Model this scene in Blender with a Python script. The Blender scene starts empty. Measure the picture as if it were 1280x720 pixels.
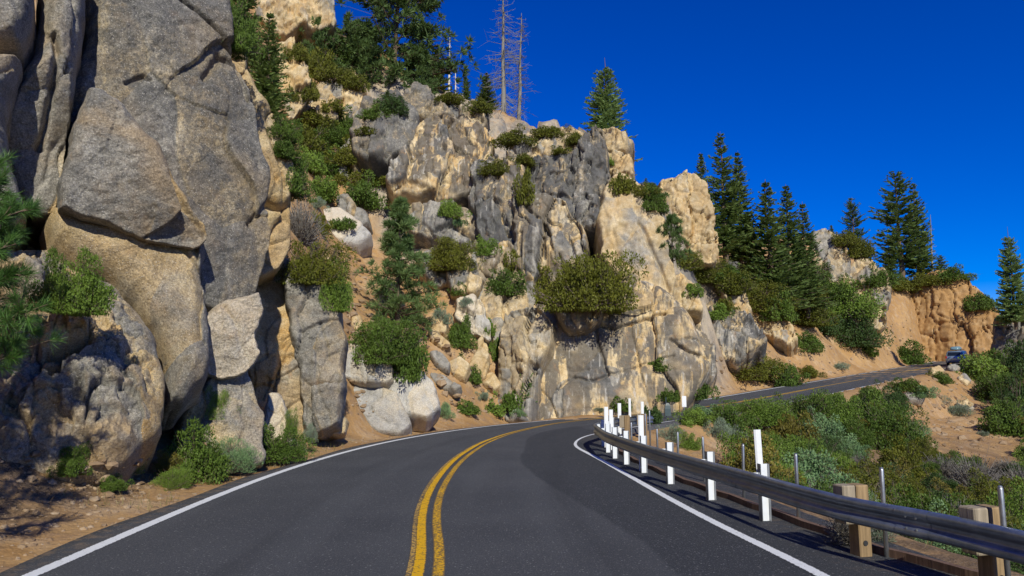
import bpy, math, random
import numpy as np
from mathutils import Vector
S = bpy.context.scene
COL = S.collection
random.seed(5)
RNG = np.random.default_rng(11)

# ------------------------------------------------------------------ camera, sky, sun, exposure
FPX, CX, CY = 900.0, 640.0, 360.0
PITCH = math.atan(118 / 900)
EYE = np.array([0.0, 0.0, 1.7])
cam = bpy.data.objects.new('camera', bpy.data.cameras.new('camera'))
COL.objects.link(cam)
cam.location = EYE
cam.rotation_euler = (math.pi / 2 + PITCH, 0, 0)
cam.data.sensor_width = 36.0
cam.data.lens = 36.0 * FPX / 1280.0
cam.data.clip_end = 20000
cam.data.clip_start = 0.05
S.camera = cam
S.render.engine = 'CYCLES'

SUN_AZ, SUN_EL = math.radians(13), math.radians(33)      # behind the camera and to its right
w = bpy.data.worlds.new('World'); S.world = w; w.use_nodes = True
nt = w.node_tree; nt.nodes.clear()
sky = nt.nodes.new('ShaderNodeTexSky'); sky.sky_type = 'NISHITA'; sky.sun_disc = False
sky.sun_elevation = SUN_EL; sky.sun_rotation = math.pi - SUN_AZ
sky.altitude = 2200; sky.air_density = 1.0; sky.dust_density = 0.2; sky.ozone_density = 4.0
hs = nt.nodes.new('ShaderNodeHueSaturation'); hs.inputs['Saturation'].default_value = 1.6
hs.inputs['Hue'].default_value = 0.528
hs.inputs['Value'].default_value = 1.75
bg = nt.nodes.new('ShaderNodeBackground'); bg.inputs['Strength'].default_value = 0.075
wo = nt.nodes.new('ShaderNodeOutputWorld')
nt.links.new(sky.outputs[0], hs.inputs['Color']); nt.links.new(hs.outputs[0], bg.inputs['Color']); nt.links.new(bg.outputs[0], wo.inputs['Surface'])
sl = bpy.data.lights.new('sun', 'SUN'); sl.energy = 5.0; sl.angle = math.radians(0.5); sl.color = (1.0, 0.955, 0.80)
so = bpy.data.objects.new('sun', sl); COL.objects.link(so)
travel = Vector((-math.sin(SUN_AZ) * math.cos(SUN_EL), math.cos(SUN_AZ) * math.cos(SUN_EL), -math.sin(SUN_EL)))
so.rotation_euler = travel.to_track_quat('-Z', 'Y').to_euler(); so.location = (30, -60, 60)
S.view_settings.view_transform = 'Standard'; S.view_settings.look = 'None'
S.view_settings.exposure = 0.0; S.view_settings.gamma = 1.0

# ------------------------------------------------------------------ helpers
def ray(px, py):
    a, b = (px - CX) / FPX, (CY - py) / FPX
    return np.array([a, math.cos(PITCH) - b * math.sin(PITCH), math.sin(PITCH) + b * math.cos(PITCH)])
def at(px, py, Y):
    d = ray(px, py); return EYE + d * (Y / d[1])
def ground(px, py, z=0.0):
    d = ray(px, py); return EYE + d * ((z - EYE[2]) / d[2])

_perm = np.random.default_rng(3).permutation(256); _perm = np.concatenate([_perm, _perm, _perm])
_g3 = np.array([[1,1,0],[-1,1,0],[1,-1,0],[-1,-1,0],[1,0,1],[-1,0,1],[1,0,-1],[-1,0,-1],[0,1,1],[0,-1,1],[0,1,-1],[0,-1,-1],[1,1,0],[-1,1,0],[0,-1,1],[0,-1,-1]], float)
def perlin(P):
    P = np.asarray(P, float); i = np.floor(P).astype(int); f = P - i; i &= 255
    u = f * f * f * (f * (f * 6 - 15) + 10)
    def g(dx, dy, dz):
        h = _perm[_perm[_perm[i[:, 0] + dx] + i[:, 1] + dy] + i[:, 2] + dz] & 15
        v = _g3[h]
        return v[:, 0] * (f[:, 0] - dx) + v[:, 1] * (f[:, 1] - dy) + v[:, 2] * (f[:, 2] - dz)
    L = lambda a, b, t: a + (b - a) * t
    x0 = L(L(g(0,0,0), g(1,0,0), u[:, 0]), L(g(0,1,0), g(1,1,0), u[:, 0]), u[:, 1])
    x1 = L(L(g(0,0,1), g(1,0,1), u[:, 0]), L(g(0,1,1), g(1,1,1), u[:, 0]), u[:, 1])
    return L(x0, x1, u[:, 2])
def fbm(P, octaves=4, gain=0.5, ridged=False):
    P = np.asarray(P, float); a, s, out = 1.0, 1.0, 0.0
    for k in range(octaves):
        n = perlin(P * s + 17.3 * k)
        out = out + a * ((0.5 - np.abs(n)) if ridged else n)
        a *= gain; s *= 2.03
    return out
def hash01(ix, iy, seed):
    h = (ix * 374761393 + iy * 668265263 + seed * 974711) & 0x7fffffff
    h = ((h ^ (h >> 13)) * 1274126177) & 0x7fffffff
    return ((h ^ (h >> 16)) & 0xffff) / 65535.0
def worley(u, v, seed):
    """F1, F2, id of the nearest cell, offset to its centre."""
    iu, iv = np.floor(u).astype(np.int64), np.floor(v).astype(np.int64)
    f1 = np.full(u.shape, 9.0); f2 = np.full(u.shape, 9.0)
    ident = np.zeros(u.shape); du = np.zeros(u.shape); dv = np.zeros(u.shape)
    for a in (-1, 0, 1):
        for b in (-1, 0, 1):
            cx, cy = iu + a, iv + b
            px = cx + 0.1 + 0.8 * hash01(cx, cy, seed); py = cy + 0.1 + 0.8 * hash01(cx, cy, seed + 77)
            d = np.hypot(u - px, v - py)
            near = d < f1
            f2 = np.where(near, f1, np.minimum(f2, d))
            ident = np.where(near, hash01(cx, cy, seed + 501), ident)
            du = np.where(near, u - px, du); dv = np.where(near, v - py, dv)
            f1 = np.where(near, d, f1)
    return f1, f2, ident, du, dv
def sstep(a, b, x):
    t = np.clip((x - a) / (b - a), 0, 1); return t * t * (3 - 2 * t)

def make_mesh(name, V, faces, smooth=True, attrs=None, uv=None):
    """faces: a list of (n,k) index arrays."""
    me = bpy.data.meshes.new(name)
    V = np.asarray(V, np.float32)
    if not isinstance(faces, (list, tuple)): faces = [faces]
    faces = [np.asarray(f, np.int32) for f in faces if len(f)]
    me.vertices.add(len(V)); me.vertices.foreach_set('co', V.ravel())
    idx = np.concatenate([f.ravel() for f in faces])
    sizes = np.concatenate([np.full(len(f), f.shape[1], np.int32) for f in faces])
    starts = np.concatenate([[0], np.cumsum(sizes)[:-1]]).astype(np.int32)
    me.loops.add(len(idx)); me.loops.foreach_set('vertex_index', idx)
    me.polygons.add(len(sizes)); me.polygons.foreach_set('loop_start', starts)
    me.polygons.foreach_set('use_smooth', np.full(len(sizes), smooth))
    if uv is not None:
        l = me.uv_layers.new(name='UVMap'); l.data.foreach_set('uv', np.asarray(uv, np.float32)[idx].ravel())
    for k, a in (attrs or {}).items():
        at_ = me.attributes.new(k, 'FLOAT', 'POINT'); at_.data.foreach_set('value', np.asarray(a, np.float32))
    me.update(calc_edges=True)
    return me
def link(name, me, mat=None, parent=None, loc=None):
    o = bpy.data.objects.new(name, me); COL.objects.link(o)
    if mat is not None and me is not None and not me.materials: me.materials.append(mat)
    if parent is not None: o.parent = parent
    if loc is not None: o.location = loc
    return o
def tag(o, label=None, cat=None, group=None, kind=None):
    for k, v in (('label', label), ('category', cat), ('group', group), ('kind', kind)):
        if v: o[k] = v
    return o
def thing(name, label, cat, loc, group=None, rz=0.0):
    o = bpy.data.objects.new(name, None); COL.objects.link(o); o.location = loc; o.rotation_euler.z = rz
    o.empty_display_size = 0.2
    return tag(o, label, cat, group)

class MB:
    """collects boxes, tubes and prisms into one mesh"""
    def __init__(s): s.V, s.F, s.n = [], [], 0
    def add(s, V, F):
        V = np.asarray(V, float); s.V.append(V)
        for f in F: s.F.append(tuple(int(i) + s.n for i in f))
        s.n += len(V); return s
    def box(s, c, size, R=None, bevel=0.0):
        hx, hy, hz = [q / 2 for q in size]; b = min(bevel, hx * .9, hy * .9, hz * .9)
        if b <= 0:
            V = np.array([[x, y, z] for x in (-hx, hx) for y in (-hy, hy) for z in (-hz, hz)])
            F = [(0,1,3,2),(4,6,7,5),(0,4,5,1),(2,3,7,6),(0,2,6,4),(1,5,7,3)]
        else:
            # rounded along z: an octagonal prism with chamfered ends
            def ring(ix, iy, z): return [[hx-ix, -hy+iy+b, z],[hx-ix, hy-iy-b, z],[hx-ix-b, hy-iy, z],[-hx+ix+b, hy-iy, z],[-hx+ix, hy-iy-b, z],[-hx+ix, -hy+iy+b, z],[-hx+ix+b, -hy+iy, z],[hx-ix-b, -hy+iy, z]]
            V = np.array(ring(b/2, b/2, -hz) + ring(0, 0, -hz+b) + ring(0, 0, hz-b) + ring(b/2, b/2, hz))
            F = [tuple(range(7, -1, -1)), tuple(range(24, 32))]
            for k in range(3):
                for i in range(8):
                    j = (i + 1) % 8; F.append((k*8+i, k*8+j, k*8+8+j, k*8+8+i))
        if R is not None: V = V @ np.asarray(R).T
        return s.add(V + np.asarray(c), F)
    def tube(s, pts, radii, n=8, cap=True):
        pts = np.asarray(pts, float); m = len(pts)
        if np.isscalar(radii): radii = [radii] * m
        V = []
        for i in range(m):
            t = pts[min(i+1, m-1)] - pts[max(i-1, 0)]; t /= (np.linalg.norm(t) + 1e-9)
            a = np.array([0, 0, 1.0]) if abs(t[2]) < .9 else np.array([1.0, 0, 0])
            x = np.cross(a, t); x /= np.linalg.norm(x); y = np.cross(t, x)
            for k in range(n):
                q = 2*math.pi*k/n; V.append(pts[i] + radii[i]*(math.cos(q)*x + math.sin(q)*y))
        F = [(i*n+k, i*n+(k+1)%n, (i+1)*n+(k+1)%n, (i+1)*n+k) for i in range(m-1) for k in range(n)]
        if cap: F += [tuple(range(n-1, -1, -1)), tuple(range((m-1)*n, m*n))]
        return s.add(V, F)
    def loft(s, rings, closed=True, cap=True):
        n = len(rings[0]); V = np.concatenate([np.asarray(r, float) for r in rings])
        F = [(i*n+k, i*n+(k+1)%n, (i+1)*n+(k+1)%n, (i+1)*n+k) for i in range(len(rings)-1) for k in range(n if closed else n-1)]
        if cap: F += [tuple(range(n-1, -1, -1)), tuple(range((len(rings)-1)*n, len(rings)*n))]
        return s.add(V, F)
    def mesh(s, name, smooth=False):
        me = bpy.data.meshes.new(name); me.from_pydata(np.concatenate(s.V).tolist(), [], s.F)
        if smooth: me.polygons.foreach_set('use_smooth', [True]*len(me.polygons))
        me.update(); return me
    def build(s, name, mat, parent=None, loc=None, smooth=False):
        return link(name, s.mesh(name, smooth), mat, parent, loc)

# ------------------------------------------------------------------ node helpers
class NT:
    def __init__(s, name):
        s.m = bpy.data.materials.new(name); s.m.use_nodes = True; s.t = s.m.node_tree; s.t.nodes.clear()
        s.out = s.t.nodes.new('ShaderNodeOutputMaterial')
    def n(s, typ, **kw):
        x = s.t.nodes.new(typ)
        for k, v in kw.items(): setattr(x, k, v)
        return x
    def set(s, sock, v):
        if isinstance(v, bpy.types.NodeSocket): s.t.links.new(v, sock)
        elif isinstance(v, (tuple, list)) and len(v) == 3 and sock.type == 'RGBA': sock.default_value = (*v, 1)
        else: sock.default_value = v
    def pos(s): return s.n('ShaderNodeNewGeometry').outputs['Position']
    def mapping(s, vec, scale=(1,1,1), loc=(0,0,0), rot=(0,0,0)):
        x = s.n('ShaderNodeMapping'); s.set(x.inputs['Vector'], vec); x.inputs['Scale'].default_value = scale
        x.inputs['Location'].default_value = loc; x.inputs['Rotation'].default_value = rot; return x.outputs[0]
    def noise(s, vec, scale, detail=4, rough=.55, dist=0.0, col=False):
        x = s.n('ShaderNodeTexNoise'); s.set(x.inputs['Vector'], vec); x.inputs['Scale'].default_value = scale
        x.inputs['Detail'].default_value = detail; x.inputs['Roughness'].default_value = rough; x.inputs['Distortion'].default_value = dist
        return x.outputs['Color' if col else 'Fac']
    def voro(s, vec, scale, feature='F1', out='Distance', rand=1.0):
        x = s.n('ShaderNodeTexVoronoi'); x.feature = feature; s.set(x.inputs['Vector'], vec); x.inputs['Scale'].default_value = scale
        x.inputs['Randomness'].default_value = rand
        return x.outputs[out]
    def ramp(s, fac, a, b, va=0.0, vb=1.0):
        x = s.n('ShaderNodeMapRange'); x.interpolation_type = 'SMOOTHSTEP'; s.set(x.inputs['Value'], fac)
        x.inputs['From Min'].default_value = a; x.inputs['From Max'].default_value = b
        x.inputs['To Min'].default_value = va; x.inputs['To Max'].default_value = vb; return x.outputs[0]
    def mix(s, fac, a, b, mode='MIX'):
        x = s.n('ShaderNodeMix', data_type='RGBA', blend_type=mode); x.clamp_factor = True
        s.set(x.inputs[0], fac); s.set(x.inputs[6], a); s.set(x.inputs[7], b); return x.outputs[2]
    def math(s, op, a, b=0.0, clamp=False):
        x = s.n('ShaderNodeMath', operation=op, use_clamp=clamp); s.set(x.inputs[0], a); s.set(x.inputs[1], b); return x.outputs[0]
    def attr(s, name, typ='GEOMETRY', out='Fac'):
        x = s.n('ShaderNodeAttribute', attribute_type=typ, attribute_name=name); return x.outputs[out]
    def bump(s, h, strength=.5, dist=.1, normal=None):
        x = s.n('ShaderNodeBump'); s.set(x.inputs['Height'], h); s.set(x.inputs['Strength'], strength); x.inputs['Distance'].default_value = dist
        if normal is not None: s.set(x.inputs['Normal'], normal)
        return x.outputs[0]
    def bsdf(s, color, rough=.8, normal=None, metallic=0.0, spec=.3, **kw):
        x = s.n('ShaderNodeBsdfPrincipled'); s.set(x.inputs['Base Color'], color); s.set(x.inputs['Roughness'], rough)
        s.set(x.inputs['Metallic'], metallic); s.set(x.inputs['Specular IOR Level'], spec)
        if normal is not None: s.set(x.inputs['Normal'], normal)
        for k, v in kw.items(): s.set(x.inputs[k], v)
        s.t.links.new(x.outputs[0], s.out.inputs['Surface']); return x
def simple(name, color, rough=.6, metallic=0.0, spec=.4, var=.15, scale=6.0, bump=0.0, **kw):
    m = NT(name); p = m.pos()
    n = m.noise(p, scale, 5, .6)
    c = m.mix(n, tuple(x * (1 - var) for x in color), tuple(min(1, x * (1 + var)) for x in color))
    nm = m.bump(m.noise(p, scale * 6, 4), bump, .02) if bump else None
    m.bsdf(c, m.ramp(n, .3, .7, max(0.02, rough - .08), min(1, rough + .08)), nm, metallic, spec, **kw); return m.m
# ------------------------------------------------------------------ road layout (metres, from the edge lines)
def g2(px, py): p = ground(px, py); return (p[0], p[1])
LEFT = [(-4.0,-16,0),(-4.05,-6,0),(-4.1,1,0)] + [(*g2(*q),0) for q in ((45,719),(150,670),(281,616),(347,590),(445,560),(520,545),(600,533.5),(660,527.5))] + [(3.9,35.2,.06),(7,39,.3)]
RIGHT = [(3.6,-16,0),(3.4,-6,0),(3.1,1,0)] + [(*g2(*q),0) for q in ((1032,719),(926.6,671),(836,623.5),(777,589.5),(741,569),(718,558.7),(720.4,551),(736,543.3))] + [(4.4,26.8,.06),(9.3,33.0,.3)]
FAR = [(13.2,41,.65),(19.4,48.5,1.19),(26.8,57.5,1.76),(36.8,69,2.62),(50.4,84,3.75),(59,94,4.5),(70,108,5.4),(84,128,6.4)]
for i, c in enumerate(FAR):
    a = FAR[max(i-1, 0)]; b = FAR[min(i+1, len(FAR)-1)]
    t = np.array([b[0]-a[0], b[1]-a[1]], float); t /= np.linalg.norm(t); n = np.array([t[1], -t[0]])
    hw = (2.7, 2.7, 2.8, 3.0, 3.2)[min(i, 4)]
    RIGHT.append((c[0]+n[0]*hw, c[1]+n[1]*hw, c[2])); LEFT.append((c[0]-n[0]*hw, c[1]-n[1]*hw, c[2]))
def spline(P, per=14):
    P = np.asarray(P, float); out = []
    for i in range(len(P)-1):
        p0, p1, p2, p3 = P[max(i-1,0)], P[i], P[i+1], P[min(i+2,len(P)-1)]
        for k in range(per):
            t = k/per
            out.append(.5*((2*p1)+(-p0+p2)*t+(2*p0-5*p1+4*p2-p3)*t*t+(-p0+3*p1-3*p2+p3)*t**3))
    out.append(P[-1]); return np.array(out)
RL, RR = spline(LEFT), spline(RIGHT)
def soften(P, s=9):
    k = np.exp(-.5*(np.arange(-3*s, 3*s+1)/s)**2); k /= k.sum(); pad = np.concatenate([np.repeat(P[:1], 3*s, 0), P, np.repeat(P[-1:], 3*s, 0)])
    return np.stack([np.convolve(pad[:, i], k, 'valid') for i in range(3)], 1)
RL, RR = soften(RL), soften(RR, 7)
MID = (RL + RR) / 2
ACR = (RR - RL)[:, :2]; RW = np.linalg.norm(ACR, axis=1); ACR = ACR / RW[:, None]
NS = len(RL)
ARC = np.concatenate([[0], np.cumsum(np.linalg.norm(np.diff(MID[:, :2], axis=0), axis=1))])
near = 1 - sstep(24, 34, MID[:, 1])                       # the railed shoulder stops after the bend
EXT_L = .30 + .10*np.sin(ARC*.9) * np.sin(ARC*.37) + .05
EXT_R = .45 + near * 1.0
def side(off, base):                                       # a line at a distance to the right of a base line
    q = base.copy(); q[:, :2] += ACR * np.asarray(off).reshape(-1, 1); return q
EL, ER = side(-EXT_L, RL), side(EXT_R, RR)
ROADPOLY = np.concatenate([EL[:, :2], ER[::-1, :2]])

def sdf_poly(Q, poly):
    """signed distance, positive inside"""
    A = poly; B = np.roll(poly, -1, 0); best = np.full(len(Q), 1e9); inside = np.zeros(len(Q), bool)
    for a, b in zip(A, B):
        e = b - a; l2 = e @ e
        if l2 < 1e-12: continue
        d = Q - a; t = np.clip((d @ e) / l2, 0, 1)
        r = d - t[:, None] * e; best = np.minimum(best, (r * r).sum(1))
        if a[1] != b[1]:
            c = (a[1] > Q[:, 1]) != (b[1] > Q[:, 1])
            x = (b[0]-a[0]) * (Q[:, 1]-a[1]) / (b[1]-a[1]) + a[0]
            inside ^= c & (Q[:, 0] < x)
    return np.where(inside, 1, -1) * np.sqrt(best)

# ------------------------------------------------------------------ the hill, from points read off the photograph with a depth each
CP = [(470,525,26),(430,532,23.5),(500,500,28.5),(545,500,31),(600,505,34),(640,508,35.8),(560,450,34),(600,420,37),(620,360,39.5),
      (470,430,31.5),(440,350,37),(420,300,40),(400,250,43),(390,200,46),(400,150,50),(420,100,54),(430,60,58),(370,20,60),(350,120,46),
      (360,200,36),(350,260,32),(390,350,28),(340,300,25),(300,60,42),(280,-40,46),(500,112,54),(480,75,57),(530,112,56),
      (620,152,54),(700,166,52),(750,182,50.5),(790,244,51),(830,240,54),(880,245,58),
      (700,505,38.2),(760,505,39.2),(820,500,42.2),(700,360,41.0),(720,300,42.5),(740,220,46),(640,440,38),(560,360,39.5),(500,300,42.5),(560,240,46),(560,140,51),
      (620,250,45),(660,200,48),(800,420,43.5),(800,320,46),(870,482,48),(870,400,51),(860,320,53),(900,340,66),(920,486,53),(1000,475,63.5),(960,430,63.5),(900,420,56),
      (900,380,60),(950,360,73),(1060,450,76),(1000,400,73),(1020,345,84),(1050,305,90),(1090,335,95),(1090,420,87),(1120,405,93),(1140,441,89),
      (1130,356,100),(1200,350,106),(1240,395,110),(1205,441,105),(1000,314,90),(950,332,80),(1040,302,92),(800,264,50),(815,262,56),(800,258,62),(835,258,64),(1160,392,98),
      # gully and its far slope
      (1150,500,55),(1200,540,48),(1050,506,44),(1280,600,30),(1240,470,65),(1280,450,70),(1100,485,55),(960,512,40)]
WP = [(-10,10,3.5),(-13,5,5),(-6.3,3,.35),(-6.3,8,.42),(-6.2,0,.35),(-6.2,-12,.35),(-8.8,3,2.2),(-8.8,-8,2.2),(-14,-5,9),(-14,12,8),(-11,16,8),(-12,22,11),
      (-9,20,4.5),(-7.6,13.5,1.2),(-7.2,17,1.2),(-25,10,18),(-30,30,28),(-25,-20,15),(-18,40,22),(-20,90,38),(-40,60,36),(0,78,20),(20,84,14),(45,110,17),(82,112,9),
      (110,90,6),(0,150,24),(60,200,10),(-60,150,38),(-80,20,35),(-80,-60,25),
      (5.6,5,-.6),(7.5,5,-1.8),(10,10,-3),(5.6,12,-.7),(8,16,-2.2),(4.4,17,-.35),(5.2,20,-.6),(6.0,23.5,-.25),(9,25,-1.4),(13,29,-1.5),(12,33.2,-.2),(15,22,-3),(20,28,-2.8),(25,36,-1.6),(29,45,-.3),
      (60,52,3),(50,30,-1.5),(40,10,-4),(22,0,-4.5),(5.6,-6,-.6),(8,-6,-2),(12,-14,-3.5),(5.6,-16,-.6),(60,-30,-8),(100,40,2)]
for x in (-1500, 0, 1500):
    for y in (-1500, 1500, 0):
        if x or y: WP.append((x, y, -20 if x > 0 or y < 0 else 20))
KP = np.array([at(*c) for c in CP] + [np.array(c, float) for c in WP])
_D = np.linalg.norm(KP[:, None, :2] - KP[None, :, :2], axis=2)
_A = np.zeros((len(KP)+3,)*2); _A[:len(KP), :len(KP)] = -_D; _A[:len(KP), :len(KP)] -= np.eye(len(KP)) * .25
_P = np.c_[np.ones(len(KP)), KP[:, :2]/100]; _A[:len(KP), len(KP):] = _P; _A[len(KP):, :len(KP)] = _P.T
_w = np.linalg.solve(_A, np.r_[KP[:, 2], 0, 0, 0])
def hill(Q):
    Q = np.asarray(Q, float); out = np.zeros(len(Q))
    for i in range(0, len(Q), 20000):
        q = Q[i:i+20000]; d = np.linalg.norm(q[:, None] - KP[None, :, :2], axis=2)
        out[i:i+20000] = -d @ _w[:-3] + np.c_[np.ones(len(q)), q/100] @ _w[-3:]
    return out
def near_road_z(Q):
    out = np.zeros(len(Q)); M = MID[::3]
    for i in range(0, len(Q), 20000):
        d = ((Q[i:i+20000, None] - M[None, :, :2])**2).sum(2); out[i:i+20000] = M[d.argmin(1), 2]
    return out
OUTCROP = np.array([(EYE + ray(*q)*(Y/ray(*q)[1]))[:2] for q, Y in (((600,500),37.3),((860,490),43.5),((900,400),50),((890,250),57),((800,240),53),((740,170),53),((600,140),56),((500,112),57),((430,150),54),((440,230),47),((520,330),41),((580,400),39))])
def rocky(Q): return sstep(-1.2, .8, sdf_poly(np.asarray(Q, float), OUTCROP))
def terrain_z(Q):
    Q = np.asarray(Q, float); z = hill(Q); s = -sdf_poly(Q, ROADPOLY)          # metres outside the asphalt
    n = fbm(np.c_[Q * .22, np.zeros(len(Q))], 4) * 1.1 * sstep(3, 14, s) + fbm(np.c_[Q * 1.1, np.ones(len(Q))], 3) * .22 * sstep(.6, 5, s)
    n += fbm(np.c_[Q * 4, np.ones(len(Q))], 2) * .03 * sstep(.2, 1, s)
    b1, b2, idn, du, dv = worley(Q[:, 0]/1.7 + .5*n, Q[:, 1]/1.1, 5)          # bedrock ledges where the great outcrop stands
    z = z + n + rocky(Q) * ((idn - .5) * 1.5 - .5*np.exp(-((b2-b1)/.12)**2))
    k = s < 12
    if k.any():
        zr = near_road_z(Q[k]); sk = s[k]
        soft = zr + np.where(sk < .25, -.05, -.015 - .05 * np.exp(-(sk-.25)*2)) + n[k] * .6
        j_ = np.concatenate([((Q[k][i:i+20000, None] - MID[None, ::3, :2])**2).sum(2).argmin(1) for i in range(0, int(k.sum()), 20000)])*3
        inner = ((Q[k]-MID[j_, :2])*ACR[j_]).sum(1) > 0                         # a low bank of spoil along the inner edge of the far road
        soft = soft + inner*sstep(33, 38, Q[k][:, 1])*(1-sstep(60, 68, Q[k][:, 1]))*.50*sstep(.3, 1.1, sk)*(.75+.8*n[k])
        t = np.where(inner & (Q[k][:, 1] > 33), sstep(1.6, 4.5, sk), sstep(.25, 2.6, sk)); z[k] = np.where(sk < .25, zr - .06, soft * (1-t) + z[k] * t)
    return z
def hit(px, py, t0=5.0, t1=180.0):
    """where a ray of the photograph meets the hill"""
    d = ray(px, py); d = d / d[1]; t = np.concatenate([np.linspace(t0, 60, 300), np.linspace(60.2, t1, 260)])
    P = EYE + t[:, None] * d; g = P[:, 2] - terrain_z(P[:, :2]); k = np.where(g < 0)[0]
    if not len(k): return None
    k = k[0]; a, b = (t[k-1], t[k]) if k else (t0, t[0])
    return EYE + d * (a + b) / 2

xs = np.concatenate([[-3500,-2000,-1000,-500,-280,-180,-130,-100,-80,-65], np.arange(-55,-12,.8), np.arange(-12,12,.28), np.arange(12,60,.5), np.arange(60,80,1.0), [85,95,110,140,190,280,500,1000,2000,3500]])
ys = np.concatenate([[-3500,-2000,-1000,-500,-250,-120,-70,-45,-30,-22], np.arange(-16,4,.7), np.arange(4,46,.28), np.arange(46,104,.55), [105,108,112,118,126,140,160,200,280,500,1000,2000,3500]])
GX, GY = np.meshgrid(xs, ys, indexing='ij'); Q = np.c_[GX.ravel(), GY.ravel()]
TZ = terrain_z(Q); far = np.maximum(np.abs(Q[:, 0]), np.abs(Q[:, 1])) > 250
TZ[far] = np.clip(TZ[far], -60, 40)
nx, ny = len(xs), len(ys); I = np.arange(nx*ny).reshape(nx, ny)
TF = np.stack([I[:-1,:-1].ravel(), I[1:,:-1].ravel(), I[1:,1:].ravel(), I[:-1,1:].ravel()], 1)
SR = -sdf_poly(Q, ROADPOLY)
gul = sstep(4.0, 8, Q[:, 0] - (Q[:, 1]-20)*.35) * (1 - sstep(30, 42, Q[:, 1]))

# ---- soil
m = NT('soil'); p = m.pos()
n1, n2, n3 = m.noise(p, .35, 5, .6), m.noise(p, 2.2, 6, .65), m.noise(p, 14, 5, .7)
c = m.mix(m.ramp(n1, .35, .65), (.35,.20,.078), (.43,.27,.125))
c = m.mix(m.ramp(n2, .45, .7), c, (.31,.20,.12))
c = m.mix(m.math('MULTIPLY', m.ramp(m.noise(p, .8, 6, .7), .5, .66), .5), c, (.50,.37,.24))
geo = m.n('ShaderNodeNewGeometry'); sx = m.n('ShaderNodeSeparateXYZ'); m.set(sx.inputs[0], geo.outputs['Normal'])
steep = m.ramp(m.math('ADD', sx.outputs['Z'], m.math('MULTIPLY', m.math('SUBTRACT', n2, .5), .5)), .50, .34)
rockc = m.mix(m.ramp(m.noise(m.mapping(p, (1.2,1.2,.25)), 1.0, 6, .65), .35, .65), (.17,.16,.15), (.42,.35,.26))
c = m.mix(m.math('MULTIPLY', m.attr('rocky'), m.math('MAXIMUM', steep, m.ramp(n2, .22, .5))), c, rockc)
litter = m.attr('litter')
lit_f = m.math('MULTIPLY', litter, m.ramp(m.noise(p, 1.7, 6, .7), .30, .55))
c = m.mix(lit_f, c, m.mix(m.ramp(m.noise(p, 40, 3, .8), .35, .7), (.055,.038,.026), (.22,.155,.10)))
v = m.voro(p, 22); peb = m.ramp(v, .18, .08)
pk = m.math('MULTIPLY', peb, m.ramp(m.noise(p, 1.3, 4), .42, .58))
c = m.mix(m.math('MULTIPLY', pk, .75), c, m.mix(m.noise(p, 30, 1), (.30,.27,.23), (.62,.54,.44)))
c = m.mix(.5, c, m.mix(n3, (.18,.18,.18), (.82,.82,.82)), 'OVERLAY')
h = m.math('ADD', m.math('MULTIPLY', n2, 1.0), m.math('ADD', m.math('MULTIPLY', n3, .35), m.math('MULTIPLY', pk, .35)))
m.bsdf(c, .95, m.bump(h, .8, .12), spec=.15)
SOIL = m.m
litter_a = np.clip(np.exp(-((Q[:,0]+6.6)/2.2)**2) * (1-sstep(9.5, 16, Q[:, 1])) * sstep(.5, 1.4, SR) + gul * .8, 0, 1)
tm = make_mesh('hillside', np.c_[Q, TZ], TF, True, {'litter': litter_a, 'rocky': rocky(Q)})
ter = link('hillside', tm, SOIL); tag(ter, kind='structure')

# ---- asphalt
m = NT('asphalt'); p = m.pos(); uvn = m.n('ShaderNodeUVMap').outputs[0]; sep = m.n('ShaderNodeSeparateXYZ'); m.set(sep.inputs[0], uvn)
tt = sep.outputs['X']                                      # metres from the left edge line, along v the metres run
c = m.mix(m.ramp(m.noise(p, .5, 4, .6), .3, .7), (.070,.074,.083), (.088,.092,.101))
# worn, paler lanes and the darker strip laid along the inner edge
edge_n = m.math('ADD', tt, m.math('MULTIPLY', m.math('SUBTRACT', m.noise(p, .8, 5), .5), .22))
strip = m.math('MULTIPLY', m.ramp(m.math('SUBTRACT', edge_n, m.ramp(sep.outputs['Y'], 21, 32, 5.75, 4.4)), -.05, .05), m.ramp(sep.outputs['Y'], 44, 43))
wear = m.math('MULTIPLY', m.ramp(m.noise(m.mapping(uvn, (1.1,.06,1)), 1.0, 3), .45, .65), .35)
c = m.mix(wear, c, (.108,.114,.124))
c = m.mix(m.math('MULTIPLY', strip, .8), c, (.046,.050,.058))
ag = m.voro(p, 70); agc = m.voro(p, 70, 'F1', 'Color'); sg = m.n('ShaderNodeSeparateColor'); m.set(sg.inputs[0], agc)
dot = m.math('MULTIPLY', m.ramp(ag, .38, .2), m.ramp(sg.outputs[0], .55, .95))
v2 = m.voro(p, 34); v2c = m.n('ShaderNodeSeparateColor'); m.set(v2c.inputs[0], m.voro(p, 34, 'F1', 'Color'))
c = m.mix(m.math('MULTIPLY', m.math('MULTIPLY', m.ramp(v2, .42, .2), m.ramp(v2c.outputs[0], .80, .96)), .7), c, (.30,.30,.30))
c = m.mix(.6, c, m.mix(m.ramp(m.noise(p, 45, 5, .8), .3, .7), (.22,.22,.22), (.78,.78,.78)), 'OVERLAY')
c = m.mix(m.math('MULTIPLY', dot, .9), c, (.27,.26,.25))
c = m.mix(m.math('MULTIPLY', m.ramp(m.noise(p, 120, 2, .6), .48, .66), .6), c, (.016,.016,.018))
oil = m.math('MULTIPLY', m.math('ADD', m.ramp(m.math('ABSOLUTE', m.math('SUBTRACT', tt, 1.75)), .5, .0), m.ramp(m.math('ABSOLUTE', m.math('SUBTRACT', tt, 5.2)), .5, .0)), m.ramp(m.noise(m.mapping(uvn, (2.2,.16,1)), 1.0, 5, .65), .4, .68))
c = m.mix(m.math('MULTIPLY', oil, .35), c, (.035,.037,.042))
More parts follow.
